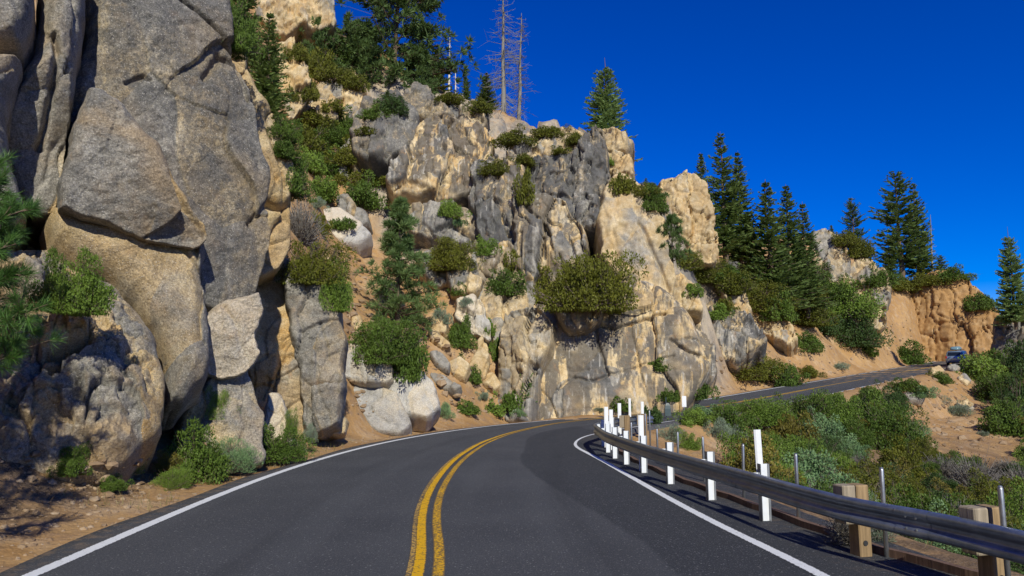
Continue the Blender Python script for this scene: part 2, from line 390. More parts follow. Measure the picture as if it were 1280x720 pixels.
dust = m.math('MULTIPLY', m.math('ADD', m.ramp(tt, .1, -.4), m.math('MULTIPLY', m.ramp(tt, 7.1, 7.8), .35)), m.ramp(m.noise(p, 5, 6, .75), .46, .62))
c = m.mix(m.math('MULTIPLY', dust, .55), c, (.28,.20,.13))
h = m.math('ADD', m.math('MULTIPLY', dot, .6), m.noise(p, 160, 3, .7))
m.bsdf(c, m.ramp(m.noise(p, 2, 4), .3, .7, .85, .95), m.bump(h, .7, .015), spec=.12)
ASPHALT = m.m
TC = np.array([0, .02, .04, .25, .5, .75, .96, .98, 1.0])
W0 = EXT_L + RW + EXT_R
rv, ru = [], []
for i in range(NS):
    for t in TC:
        q = EL[i]*(1-t) + ER[i]*t; rv.append((q[0], q[1], MID[i, 2])); ru.append((t*W0[i] - EXT_L[i], ARC[i]))
    for e, s_ in ((EL[i], -.12), (ER[i], .12)):            # skirts that carry the asphalt edge down into the soil
        rv.append((e[0]+ACR[i,0]*s_, e[1]+ACR[i,1]*s_, MID[i, 2]-.16)); ru.append((-.6 if s_ < 0 else 9, ARC[i]))
K = len(TC)+2; rf = []
for i in range(NS-1):
    a, b = i*K, (i+1)*K
    for k in range(len(TC)-1): rf.append((a+k, a+k+1, b+k+1, b+k))
    rf.append((a+K-2, a, b, b+K-2)); rf.append((a+K-3, a+K-1, b+K-1, b+K-3))
rmesh = make_mesh('road', rv, np.array(rf), True, uv=ru)
tag(link('road', rmesh, ASPHALT), kind='structure')
# ---- painted lines, worn through to the asphalt
def paint(name, col, amount, thr):
    m = NT(name); p = m.pos(); uvn = m.n('ShaderNodeUVMap').outputs[0]
    ae = m.n('ShaderNodeSeparateXYZ'); m.set(ae.inputs[0], uvn)
    edge = m.ramp(m.math('ABSOLUTE', m.math('SUBTRACT', ae.outputs['X'], .5)), .36, .5)
    f = m.math('ADD', m.noise(p, 26, 6, .75), m.math('MULTIPLY', m.math('ADD', edge, m.math('SUBTRACT', m.noise(p, 1.1, 3), .5)), .16))
    worn = m.math('MULTIPLY', m.ramp(f, thr, thr+.07), amount)
    c = m.mix(m.noise(p, 3, 4), tuple(x*.88 for x in col), col)
    c = m.mix(m.math('MULTIPLY', m.ramp(m.noise(p, 9, 5, .7), .5, .8), .35), c, tuple(x*.5 for x in col))
    c = m.mix(worn, c, (.045,.045,.048))
    m.bsdf(c, .7, m.bump(m.noise(p, 160, 3, .7), .35, .01), spec=.3); return m.m
WHITE = paint('white_road_paint', (.72,.74,.76), .9, .60)
YELLOW = paint('yellow_road_paint', (.74,.41,.006), .9, .54)
YELLOW_WORN = paint('worn_yellow_road_paint', (.72,.40,.012), .85, .47)
YELLOW_OLD = paint('old_yellow_road_paint', (.60,.37,.08), .95, .46)
def stripe(name, base, off, width, mat, lift, lo=0, hi=None):
    V, F, U = [], [], []
    hi = hi or NS
    for i in range(lo, hi):
        for k, sgn in enumerate((-.5, .5)):
            q = base[i, :2] + ACR[i] * (off + sgn*width); V.append((q[0], q[1], MID[i, 2] + lift)); U.append((k, ARC[i]))
    for i in range(hi-lo-1): F.append((2*i, 2*i+1, 2*i+3, 2*i+2))
    tag(link(name, make_mesh(name, V, np.array(F), True, uv=U), mat), kind='structure')
stripe('left_edge_line', RL, 0, .15, WHITE, .005)
stripe('right_edge_line', RR, 0, .13, WHITE, .005)
_y = np.array([(-.35,-16),(-.42,-6),(-.55,1)] + [g2(*q) for q in ((541,718),(535,680),(534,650),(538,625),(546,608),(560,587),(580,567),(610,551),(640,541),(680,532),(712,526.5))] + [((a[0]+b[0])/2, (a[1]+b[1])/2) for a, b in zip(LEFT[12:], RIGHT[12:])])
_y = soften(spline(np.c_[_y, np.zeros(len(_y))]), 7)
YC = MID.copy()
for i in range(NS):                                        # where each cross-section meets the traced centre line
    t = (_y[:, :2] - RL[i, :2]) @ ACR[i]; o_ = np.abs((_y[:, 0]-RL[i,0])*ACR[i,1] - (_y[:, 1]-RL[i,1])*ACR[i,0]) + 10*((t < 0) | (t > RW[i]))
    YC[i, :2] = RL[i, :2] + ACR[i]*t[o_.argmin()]
YC = soften(YC, 4)
stripe('old_center_line', YC, -.16, .06, YELLOW_OLD, .005)
stripe('center_line', YC, -.08, .115, YELLOW, .009)
stripe('second_center_line', YC, .105, .115, YELLOW_WORN, .005)
# ------------------------------------------------------------------ granite
def rock_material():
    m = NT('granite'); p = m.pos()
    tan, stain, dark = m.attr('tan', 'OBJECT'), m.attr('stain', 'OBJECT'), m.attr('dark', 'OBJECT')
    fine = m.attr('fine', 'OBJECT'); warm = m.attr('warm', 'OBJECT')
    n1 = m.noise(p, .55, 6, .6); n2 = m.noise(p, 2.6, 6, .65, .3); n3 = m.noise(p, 11, 5, .7)
    grey = m.mix(m.ramp(n2, .3, .7), (.20,.188,.166), (.36,.335,.292))
    cream = m.mix(m.ramp(n2, .3, .7), (.45,.33,.165), (.62,.50,.315))
    ochre = m.mix(m.ramp(n3, .3, .7), (.41,.245,.085), (.53,.35,.15))
    tanc = m.mix(m.math('MULTIPLY', m.ramp(m.noise(p, .9, 5, .6), .42, .62), warm, True), cream, ochre)
    ft = m.math('ADD', m.attr('fresh'), m.math('MULTIPLY', m.math('SUBTRACT', n1, .5), 1.6))
    ft = m.math('ADD', ft, m.math('SUBTRACT', tan, .5))
    c = m.mix(m.ramp(ft, -.22, .22), grey, tanc)
    # water stains: long dark runs down the face, and black lichen in patches
    st = m.noise(m.mapping(p, (1.15,1.15,.075)), 1.0, 6, .62, .4)
    st2 = m.noise(m.mapping(p, (5.5,5.5,.22)), 1.0, 4, .6, .3)
    band = m.noise(p, .28, 4, .6)
    sf = m.math('MULTIPLY', m.math('ADD', m.ramp(st, .43, .52), m.math('MULTIPLY', m.ramp(st2, .50, .62), .7), True), m.ramp(band, .28, .50))
    c = m.mix(m.math('MULTIPLY', sf, stain, True), c, m.mix(n3, (.045,.047,.052), (.10,.10,.102)))
    pale = m.math('MULTIPLY', m.ramp(m.noise(m.mapping(p, (3.6,3.6,.16), (7,3,1)), 1.0, 4, .6), .58, .7), m.math('MULTIPLY', stain, .55))
    c = m.mix(pale, c, (.60,.57,.52))
    li = m.math('ADD', m.noise(p, 1.1, 8, .72, .2), m.math('SUBTRACT', dark, .5))
    c = m.mix(m.math('MULTIPLY', m.ramp(li, .52, .70), .85), c, m.mix(n3, (.07,.07,.072), (.17,.165,.155)))
    sp = m.math('ADD', m.noise(p, 8, 8, .82), m.math('SUBTRACT', dark, .5))
    c = m.mix(m.math('MULTIPLY', m.ramp(sp, .54, .64), .6), c, m.mix(n3, (.05,.05,.052), (.13,.125,.115)))
    c = m.mix(m.math('MULTIPLY', m.attr('pale', 'OBJECT'), m.ramp(n2, .25, .55, .55, 1)), c, m.mix(n3, (.46,.45,.43), (.66,.64,.61)))
    rust = m.math('MULTIPLY', m.ramp(m.noise(p, 1.6, 5, .65), .58, .72), m.math('MULTIPLY', warm, .65))
    c = m.mix(rust, c, (.38,.215,.10))
    c = m.mix(m.math('MULTIPLY', m.attr('earth', 'OBJECT'), m.ramp(n1, .2, .6, .6, 1)), c, m.mix(m.ramp(n2, .3, .7), (.27,.145,.055), (.37,.215,.09)))
    # crystals and grain, only worth having near the lens
    v = m.voro(p, 46); vc = m.n('ShaderNodeSeparateColor'); m.set(vc.inputs[0], m.voro(p, 46, 'F1', 'Color'))
    cr = m.math('MULTIPLY', m.math('MULTIPLY', m.ramp(v, .42, .22), m.ramp(vc.outputs[0], .74, .9)), fine)
    c = m.mix(m.math('MULTIPLY', cr, .8), c, (.62,.58,.52))
    bk = m.math('MULTIPLY', m.math('MULTIPLY', m.ramp(v, .45, .25), m.ramp(vc.outputs[1], .72, .9)), fine)
    c = m.mix(m.math('MULTIPLY', bk, .6), c, (.06,.058,.055))
    soft = m.math('MULTIPLY', m.ramp(m.noise(p, .75, 5, .6, .4), .44, .66), m.math('MULTIPLY', warm, fine))
    c = m.mix(soft, c, (.40,.285,.16))
    g = m.noise(p, 30, 6, .8)
    c = m.mix(m.math('ADD', .5, m.math('MULTIPLY', fine, .4)), c, m.mix(m.ramp(g, .28, .72), (.2,.2,.2), (.8,.8,.8)), 'OVERLAY')
    crk = m.voro(m.mapping(m.mix(.12, p, m.noise(p, 1.4, 4, .6, 0, True), 'LINEAR_LIGHT'), (1,1,.75)), .9, 'DISTANCE_TO_EDGE')
    hl = m.math('MULTIPLY', m.ramp(crk, .0, .03), .10)
    h = m.math('ADD', m.math('ADD', m.math('MULTIPLY', n2, .9), m.math('MULTIPLY', n3, .5)), m.math('ADD', m.math('MULTIPLY', g, .28), hl))
    grit = m.math('MULTIPLY', m.noise(p, 52, 4, .7), m.math('MULTIPLY', fine, .22)); h = m.math('ADD', h, grit)
    m.bsdf(c, .9, m.bump(h, m.math('MULTIPLY', m.attr('bumpy', 'OBJECT'), .85), .11), spec=.22); return m.m
ROCK = rock_material()

def chaikin(P, n=2):
    P = np.asarray(P, float)
    for k in range(n):
        a = (.10, .22)[min(k, 1)]
        Qn = np.roll(P, -1, 0); P = np.stack([P*(1-a)+Qn*a, P*a+Qn*(1-a)], 1).reshape(-1, 2)
    return P
def rock(name, label, cat, poly, Y=None, dY=0.0, yaw=0, lean=22, T=1.2, R=None, seed=1, px=1.35, block=2.2, stretch=1.7, amp=.28, crack=.16, rough=.10,
         back=3.0, cracks=(), tan=.5, stain=.5, dark=.5, warm=.5, fine=0.0, facets=3, pw=2.2, group=None, ragged=.06, tilt=0.0, crackw=.05, grow=1.5, tiltk=1.0, soft=.55, los=False, bumpy=1.0, warp=.35, pale=0.0, chip=0.0, earth=0.0):
    """a block of granite: its outline, inflated by T metres and broken into joints; buried BACK metres into the hill"""
    poly = np.asarray(poly, float); c = poly.mean(0)
    base = np.array([c[0], np.quantile(poly[:, 1], .72)])
    if Y is None:
        hpt = hit(*base); Y = (hpt[1] if hpt is not None else 60.0) + dY
    P0 = at(base[0], base[1], Y)
    if los: yaw = yaw - math.degrees(math.atan2(P0[0], P0[1]))
    a, l = math.radians(yaw), math.radians(lean)
    n = np.array([math.sin(a)*math.cos(l), -math.cos(a)*math.cos(l), math.sin(l)]); u = np.array([math.cos(a), math.sin(a), 0.0]); v = np.cross(n, u)
    def uv(q):
        d = ray(*q); t = ((P0-EYE) @ n) / (d @ n); r = EYE + t*d - P0; return np.array([r @ u, r @ v])
    O = chaikin(np.array([uv(q) for q in poly]), 2)
    step = Y / FPX * px
    grow = grow*Y/FPX; lo, hi = O.min(0) - 2*step - grow*1.6, O.max(0) + 2*step + grow*1.6
    nu, nv = [max(8, int(math.ceil(s))) for s in (hi-lo)/step]
    if nu*nv > 170000: k = math.sqrt(nu*nv/170000); nu, nv = int(nu/k), int(nv/k)
    gu, gv = np.meshgrid(np.linspace(lo[0], hi[0], nu), np.linspace(lo[1], hi[1], nv), indexing='ij')
    Qg = np.c_[gu.ravel(), gv.ravel()]; sx, sy = (hi-lo)/np.array([nu-1, nv-1])
    d = sdf_poly(Qg, O)
    size = min(hi-lo); d = d + grow + ragged*size*.5*fbm(np.c_[Qg/size*3.0, np.full(len(Qg), seed*3.7)], 4)
    dm = d.reshape(nu, nv); g0, g1 = np.gradient(dm, sx, sy); gn = np.hypot(g0, g1) + 1e-6
    cell = (np.maximum.reduce([dm[:-1,:-1], dm[1:,:-1], dm[1:,1:], dm[:-1,1:]]) > 0)
    outside = (dm < 0)
    mv = np.where(outside, -dm, 0); lim = 1.6*max(sx, sy); mv = np.minimum(mv, lim)
    gu2 = gu + mv*(g0/gn); gv2 = gv + mv*(g1/gn)
    dd = np.maximum(dm, 0).ravel(); R = (R or T*1.1)*soft
    x = np.clip(dd/R, 0, 1); W = T*(1-(1-x)**pw)**(1/pw)
    U2, V2 = gu2.ravel(), gv2.ravel(); Z = np.full(len(U2), seed*5.1)
    wu = U2 + warp*block*fbm(np.c_[U2/block*.8, V2/block*.8, Z], 3); wv = V2 + warp*block*fbm(np.c_[U2/block*.8, V2/block*.8, Z+40], 3)
    r = np.random.default_rng(seed)
    # a few big planes shear the bulge into a blocky shape
    H = (hi-lo)/2; C = (hi+lo)/2
    for k in range(facets):
        ang = r.uniform(0, 2*math.pi); sl_ = r.uniform(.15, .5)*T/size*2.0; off = r.uniform(.25, .6)*size*.5
        W = np.minimum(W, T*1.0 - sl_*((U2-C[0])*math.cos(ang)+(V2-C[1])*math.sin(ang)-off*.4) - 0.0)
    W = np.maximum(W, T*.12*x)
    fall = np.clip(dd/(.45*R), 0, 1)
    fresh = np.zeros(len(U2))
    for k, (sc, am, cr) in enumerate(((1.0, amp, crack), (.42, amp*.42, crack*.55)) + (((.17, amp*chip, crack*chip*.5),) if chip else ())):
        f1, f2, idn, du, dv = worley(wu/(block*sc), wv/(block*sc*stretch), seed+31*k)
        ta, tb = np.modf(idn*97.0)[0]-.5, np.modf(idn*389.0)[0]-.5
        W = W + fall*am*((idn-.5)*1.3*min(1.3, max(.5, T)) + (ta*du+tb*dv*.8)*1.5*tiltk*block*sc)
        W = W - fall*cr*np.exp(-((f2-f1)/(crackw/sc**.5))**2)*(.35+.65*(np.modf(idn*53)[0] > .4))
        fresh = fresh + (1.0, .5, .25)[k]*(np.modf(idn*211.0)[0]-.5)
    for line in cracks:
        pts = [uv(q) for q in line[0]]; wd, dp = line[1], line[2]
        best = np.full(len(U2), 1e9); Qw = np.c_[U2 + .12*wd*6*fbm(np.c_[U2*1.5, V2*1.5, Z], 3), V2 + .12*wd*6*fbm(np.c_[U2*1.5, V2*1.5, Z+9], 3)]
        for p_, q_ in zip(pts[:-1], pts[1:]):
            e = q_-p_; t = np.clip(((Qw-p_) @ e)/(e @ e), 0, 1); rr = Qw-p_-t[:, None]*e; best = np.minimum(best, (rr*rr).sum(1))
        W = W - dp*np.exp(-best/(wd*wd))
    nz = fbm(np.c_[U2*.9, V2*.9, Z], 5, .55)*.6 + fbm(np.c_[U2*3.1, V2*3.1, Z+3], 4, .6, True)*.25
    W = W + np.clip(dd/(.2*R), 0, 1)*rough*nz*min(2.0, max(.5, T))
    if tilt: W = W + tilt*(U2-C[0])/size
    used = np.zeros(nu*nv, bool); Ig = np.arange(nu*nv).reshape(nu, nv)
    ci, cj = np.where(cell)
    Fq = np.stack([Ig[ci, cj], Ig[ci+1, cj], Ig[ci+1, cj+1], Ig[ci, cj+1]], 1)
    used[Fq.ravel()] = True; remap = -np.ones(nu*nv, int); remap[used] = np.arange(used.sum()); Fq = remap[Fq]
    Vt = np.c_[U2, V2, W][used]; fr = fresh[used]
    # boundary edges -> skirt going back into the hill
    E = np.concatenate([Fq[:, [0,1]], Fq[:, [1,2]], Fq[:, [2,3]], Fq[:, [3,0]]])
    key = np.sort(E, 1); _, inv, cnt = np.unique(key[:, 0]*10_000_000+key[:, 1], return_inverse=True, return_counts=True)
    B = E[cnt[inv] == 1]; bv = np.unique(B); N = len(Vt); bmap = {int(q): i for i, q in enumerate(bv)}
    bb = np.vectorize(bmap.get)(B); cen = Vt[bv].mean(0); rings = []
    for k, (f_, s_) in enumerate(((.05, 1.008), (.13, 1.012), (.26, 1.0), (.45, .97), (.7, .93), (1.0, .86))):
        q = Vt[bv].copy(); q[:, :2] = cen[:2] + (q[:, :2]-cen[:2])*s_; q[:, 2] = -back*f_
        jit = .16*min(1.0, size*.25)*min(1, k*.7+.2)
        q[:, :2] += jit*np.c_[fbm(np.c_[q*1.3+seed], 4), fbm(np.c_[q*1.3+seed+40], 4)]; rings.append(q)
    Fs = []; prev = bv
    for k in range(6):
        cur = N + k*len(bv) + np.arange(len(bv)); Fs.append(np.stack([prev[bb[:, 1]], prev[bb[:, 0]], cur[bb[:, 0]], cur[bb[:, 1]]], 1)); prev = cur
    cidx = N + 6*len(bv); Fc = np.stack([prev[bb[:, 1]], prev[bb[:, 0]], np.full(len(bb), cidx)], 1)
    Vall = np.concatenate([Vt] + rings + [np.array([[cen[0], cen[1], -back*1.05]])]); fr = np.concatenate([fr, np.tile(fr[bv], 6), [0]])
    Wd = P0 + Vall[:, :1]*u + Vall[:, 1:2]*v + Vall[:, 2:3]*n
    org = np.array([Wd[:, 0].mean(), Wd[:, 1].mean(), Wd[:, 2].min()])
    o = link(name, make_mesh(name, Wd-org, [Fq] + Fs + [Fc], True, {'fresh': fr}), ROCK, loc=org)
    for k, v_ in (('tan', tan), ('stain', stain), ('dark', dark), ('warm', warm), ('fine', fine), ('bumpy', bumpy), ('pale', pale), ('earth', earth)): o[k] = float(v_)
    return tag(o, label, cat, group)
NEAR = dict(fine=1.0)

# ---- the tall rock face on the left, piece by piece
rock('cliff_face', 'tall broad grey granite face filling the upper left beside the road', 'cliff',
     [(112,-60),(252,-60),(286,32),(288,90),(304,130),(316,155),(318,200),(329,232),(328,300),(318,345),(300,395),(262,405),(246,396),(200,420),(120,400),(72,330),(68,260),(90,120)],
     Y=14.6, yaw=36, lean=8, T=.9, R=.7, seed=4, block=4.2, stretch=1.4, amp=.22, crack=.05, rough=.17, warp=.4, back=4, tan=.0, stain=.5, dark=.59, warm=.2, facets=2,
     cracks=[([(215,25),(250,55),(283,85)], .05, .25), ([(285,30),(284,90)], .06, .25), ([(150,128),(170,118),(178,124)], .04, .12), ([(245,120),(262,90),(285,98),(300,140)], .07, .2), ([(300,290),(318,272),(326,262)], .06, .2)], **NEAR)
rock('rock_column', 'tall narrow granite column between two dark vertical cracks at the upper left', 'cliff',
     [(52,-50),(104,-50),(103,40),(92,110),(78,200),(66,266),(40,262),(14,215),(6,172),(20,122),(40,82),(48,40)],
     Y=12.4, yaw=34, lean=6, T=1.0, R=.8, seed=9, block=2.6, stretch=2.2, amp=.18, crack=.1, rough=.14, back=4, tan=.25, stain=.25, dark=.42, warm=.5,
     cracks=[([(64,75),(68,100),(62,140),(48,190)], .05, .25)], **NEAR)
rock('rock_slab', 'square topped grey slab in the upper left corner of the cliff', 'cliff',
     [(-70,-60),(38,-60),(42,30),(30,78),(-70,82)], Y=11.4, yaw=32, lean=6, T=.9, R=.6, seed=12, block=2.6, amp=.15, crack=.08, rough=.13, back=4, tan=.1, stain=.2, dark=.4, warm=.5, **NEAR)
rock('rock_slab', 'weathered slab with one rounded edge below the upper left corner slab', 'cliff',
     [(-70,84),(29,82),(14,128),(4,172),(14,220),(30,262),(0,300),(-70,300)], Y=11.2, yaw=32, lean=6, T=.8, R=.6, seed=14, block=2.2, amp=.15, crack=.08, rough=.13, back=4, tan=.25, stain=.2, dark=.4, warm=.6, **NEAR)
rock('rock_wedge', 'wedge shaped boulder jutting from the left cliff with a rust brown lower edge', 'boulder',
     [(108,120),(124,121),(146,138),(167,165),(193,188),(203,212),(221,245),(246,284),(251,301),(236,316),(200,310),(126,288),(70,268),(74,235),(84,190),(95,150)],
     Y=13.0, yaw=33, lean=-4, T=.95, R=.55, seed=21, block=5, amp=.10, crack=.0, rough=.15, back=2.2, tan=.34, stain=.5, dark=.52, warm=.6, facets=2, pw=3.2, **NEAR)
rock('rock_buttress', 'smooth bulging grey brown buttress under the wedge boulder on the left', 'cliff',
     [(60,276),(125,294),(198,318),(250,324),(249,360),(247,390),(255,430),(259,467),(250,494),(224,510),(205,512),(203,462),(192,425),(168,388),(130,360),(90,345),(58,320)],
     Y=13.0, yaw=35, lean=22, T=1.0, R=.85, seed=25, block=3.4, amp=.12, crack=.05, rough=.14, back=3, tan=.22, stain=.3, dark=.4, warm=.4, facets=1,
     cracks=[([(196,318),(250,366)], .03, .1)], **NEAR)
rock('crumbly_outcrop', 'rough crumbling ochre and grey outcrop at the lower left foot of the cliff', 'rock',
     [(-80,330),(60,318),(92,346),(132,362),(170,392),(194,430),(204,470),(206,512),(196,545),(170,566),(120,600),(60,616),(-10,624),(-80,626)],
     Y=10.9, yaw=33, lean=34, T=.7, R=2.6, seed=33, block=.62, stretch=1.3, amp=.55, crack=.10, rough=.6, back=3, tan=.42, stain=.15, dark=.45, warm=.85, facets=1, warp=.5, crackw=.10, pw=2, **NEAR)
rock('rock_block', 'pale broken block under the right edge of the left cliff face', 'rock',
     [(250,402),(284,384),(317,372),(315,410),(313,450),(300,470),(276,474),(258,470),(254,430)], Y=14.5, yaw=30, lean=6, T=.8, R=.4, seed=37, pale=.45, soft=.4, grow=5, ragged=.12, chip=.1, block=2.2, amp=.22, crack=.1, rough=.16, back=2.5, tan=.45, stain=.15, dark=.2, warm=.45, **NEAR)
rock('rock_block', 'tan footing block of the left cliff, standing behind the roadside shrubs', 'rock',
     [(226,512),(250,492),(262,474),(300,472),(309,490),(322,545),(320,584),(280,594),(232,590)], Y=14.8, yaw=30, lean=10, T=.7, R=.4, seed=39, soft=.4, grow=5, ragged=.12, chip=.15, block=1.6, amp=.28, crack=.08, rough=.14, back=2.2, tan=.62, stain=.1, dark=.35, warm=.5, **NEAR)
rock('rock_pillar', 'slender golden tan pillar rising behind the right edge of the left cliff', 'cliff',
     [(296,66),(308,100),(322,130),(344,158),(366,214),(364,240),(360,265),(360,312),(346,335),(322,345),(305,300),(300,200),(290,120)], Y=18.2, yaw=22, lean=8, T=1.0, R=.7, seed=41, block=2.4, amp=.25, crack=.1, rough=.14, back=3, tan=.98, stain=.1, dark=.2, warm=.85,
     cracks=[([(318,262),(345,268),(362,258)], .07, .3)], fine=.7)
rock('boulder', 'small tan knob beside the top right corner of the left cliff face', 'boulder', [(284,48),(300,54),(309,64),(305,96),(292,98),(284,80)], Y=17.5, yaw=20, lean=10, T=.5, R=.35, seed=43, block=1.2, amp=.2, crack=.05, tan=.95, stain=.1, dark=.3, warm=.8, fine=.7)
rock('tall_boulder', 'orange tan boulder half in shadow right of the left cliff', 'boulder',
     [(328,334),(344,328),(357,330),(364,350),(370,379),(374,426),(383,459),(389,502),(392,552),(359,556),(326,548),(316,500),(312,440),(316,372)], Y=19.6, yaw=18, lean=8, T=.8, R=.8, seed=47, block=2.2, amp=.3, crack=.10, soft=.35, grow=5, ragged=.09, chip=.3, rough=.12, back=2.5, tan=.98, stain=.12, dark=.25, warm=.95,
     cracks=[([(336,482),(360,470),(377,460)], .03, .12)], fine=.8)
rock('tall_boulder', 'rounded grey boulder with a cracked face, right of the orange tan boulder', 'boulder',
     [(356,345),(377,343),(403,358),(420,383),(425,405),(429,426),(427,450),(427,495),(424,532),(396,546),(384,530),(381,495),(376,459),(366,423),(362,380)], Y=19.6, yaw=12, lean=10, T=.85, R=.7, seed=52, block=2.2, amp=.28, crack=.08, soft=.4, grow=4, ragged=.08, chip=.3, rough=.12, back=2.5, tan=.28, stain=.25, dark=.52, warm=.4,
     cracks=[([(378,424),(402,412),(426,405)], .035, .14), ([(402,412),(410,440),(412,455)], .025, .1), ([(424,446),(410,452)], .03, .1)], fine=.8)
rock('small_pillar', 'small pale pointed rock at the foot of the orange tan boulder', 'rock',
     [(336,495),(349,493),(359,516),(371,556),(346,566),(326,562),(328,531)], Y=17.6, yaw=15, lean=14, T=.4, R=.3, seed=54, pale=.4, block=.9, amp=.3, crack=.05, back=.8, tan=.62, stain=.1, dark=.2, warm=.2, fine=.7)
rock('boulder', 'tan foot stone under the rounded grey boulder by the road', 'rock',
     [(386,524),(398,514),(424,512),(434,526),(430,542),(396,548)], Y=20.2, yaw=10, lean=14, T=.4, R=.3, seed=55, block=.9, amp=.3, crack=.05, back=.8, tan=.9, stain=.1, dark=.2, warm=.7, fine=.7)

# ---- slabs on the slope
rock('rock_slab', 'pale flat topped slab on the slope above the other white slabs', 'boulder', [(426,442),(440,437),(460,439),(489,458),(493,478),(464,486),(428,476)], Y=26.2, lean=20, yaw=5, T=.7, R=.4, seed=61, pale=.45, soft=.4, ragged=.10, grow=2, chip=.3, block=1.6, amp=.3, crack=.06, back=1.5, tan=.42, stain=.15, dark=.15, warm=.1, fine=.3)
rock('rock_slab', 'largest white slab lying on the slope at the road bend', 'boulder', [(478,455),(510,470),(540,483),(549,516),(532,536),(504,526),(484,500)], Y=26.6, lean=26, yaw=12, T=.6, R=.5, seed=63, pale=.55, soft=.4, ragged=.10, grow=2, chip=.3, block=1.8, amp=.28, crack=.06, back=1.5, tan=.2, stain=.1, dark=.12, warm=.05, fine=.3, pw=3)
rock('rock_slab', 'lichen spotted slab wedged under the white slabs', 'boulder', [(434,487),(466,483),(497,500),(515,536),(498,550),(466,546),(440,514)], Y=25.8, lean=28, yaw=8, T=.6, R=.4, seed=65, pale=.35, soft=.4, ragged=.10, grow=2, chip=.3, block=2, amp=.15, crack=.05, back=1.2, tan=.4, stain=.1, dark=.55, warm=.1, fine=.3)
rock('rock_slab', 'tilted slab with a white top high on the slope beside shrubs', 'boulder', [(403,270),(424,268),(450,286),(466,302),(450,314),(418,309),(407,294)], dY=-.4, lean=30, yaw=8, T=.8, R=.45, seed=67, pale=.5, block=2.6, amp=.15, crack=.05, back=1.6, tan=.42, stain=.1, dark=.15, warm=.3)
rock('boulder', 'grey boulder just above the tilted white topped slab', 'boulder', [(422,250),(436,246),(446,262),(442,276),(426,274)], dY=-.4, T=.6, R=.5, seed=68, tan=.3, stain=.2, dark=.5)
rock('boulder', 'grey angular boulder right of the tilted white topped slab', 'boulder', [(444,262),(458,266),(462,284),(450,288),(440,278)], dY=-.4, T=.5, R=.4, seed=69, tan=.3, stain=.2, dark=.5)
TALUS = [([(532,402),(548,398),(560,408),(556,420),(538,416)],'round tan stone on the loose slope right of the young pine',.8,.1),([(537,445),(550,443),(563,458),(560,466),(545,460)],'white plate of rock high on the loose slope',.25,.1),
 ([(538,469),(552,472),(577,489),(570,494),(548,483)],'long pale plate of rock low on the loose slope',.35,.1),([(560,458),(575,452),(588,462),(580,476),(566,472)],'tan block in the middle of the loose slope',.85,.2),
 ([(600,472),(616,470),(626,484),(618,492),(602,484)],'flat orange stone with a dark underside on the loose slope',.95,.3),([(536,415),(548,420),(562,432),(556,438),(540,430)],'grey tan split stone below the round tan stone',.6,.4),
 ([(596,432),(604,424),(610,440),(606,450),(597,446)],'narrow upright stone by the loose slope',.8,.3),([(585,460),(600,440),(612,452),(606,474),(590,476)],'leaning tan rock above the flat orange stone',.8,.3),
 ([(404,322),(418,326),(426,338),(412,342)],'small pale stone on the sandy gap above the grey boulder',.6,.2),([(440,395),(452,400),(450,416),(440,412)],'tan stone under the young pine',.8,.2)]
for i, (pl, lb, tn, dk) in enumerate(TALUS):
    rock('boulder', lb, 'stone', pl, dY=-.1, lean=34, yaw=5, T=.4, R=.28, seed=170+i, px=1.0, block=1.2, amp=.3, crack=.04, back=.7, tan=tn, stain=.1, dark=dk, warm=.5)

# ---- the great outcrop above the bend
SK = dict(block=2.0, stretch=2.0, amp=.55, crack=.30, rough=.15, chip=.45, back=5.5, grow=4.5, ragged=.13, soft=.34, los=True, bumpy=.38, warp=.22, crackw=.045)
def crag(label, poly, seed, **kw):
    a = dict(SK); a.update(kw); a['tan'] = a.get('tan', .5)+.20; a['stain'] = min(1, a.get('stain', .5)*.98); return rock('rock_outcrop', label, 'cliff', poly, seed=seed, **a)
crag('broad streaked cliff wall standing straight over the bend of the road', [(664,540),(622,536),(624,470),(633,433),(642,400),(662,390),(690,392),(700,398),(740,402),(790,360),(814,366),(842,384),(864,410),(874,440),(884,468),(866,496),(842,530),(790,536),(740,540),(700,541)],
     81, Y=36.9, yaw=-4, lean=20, T=1.6, R=1.5, block=4.2, stretch=1.3, amp=.22, crack=.08, rough=.11, chip=.12, tan=.60, stain=.85, dark=.38, warm=.5, px=1.2, facets=2, ragged=.02,
     cracks=[([(694,400),(720,412),(745,420),(770,424),(800,416),(830,410)], .09, .4), ([(745,420),(752,450),(762,482),(745,490),(720,485),(700,500)], .07, .25), ([(762,482),(780,478),(800,470),(840,460)], .06, .2), ([(838,440),(862,455),(884,460)], .08, .3)])
crag('grey lobe with a pale flank at the left end of the cliff wall', [(626,534),(632,436),(642,398),(672,390),(690,410),(684,440),(670,470),(664,534)], 82, Y=36.0, yaw=-12, lean=18, T=1.2, R=.9, tan=.3, stain=.5, dark=.5, warm=.2, ragged=.03)
crag('rounded grey bulge right under the huge spreading bush', [(694,370),(717,354),(744,366),(750,400),(738,412),(713,412),(698,398)], 83, Y=36.6, lean=14, T=1.1, R=.9, tan=.4, stain=.8, dark=.5, warm=.4)
crag('cream dome with a smooth pale front, tallest in the middle of the outcrop', [(749,302),(752,258),(765,239),(777,235),(790,248),(812,270),(826,300),(834,330),(836,378),(812,372),(782,362),(752,336)], 84, Y=39.6, yaw=6, lean=24, T=1.7, R=1.3, block=4, amp=.14, crack=.08, tan=.9, stain=.22, dark=.22, warm=.4,
     cracks=[([(795,300),(815,335),(834,370)], .09, .3)], pw=2.2)
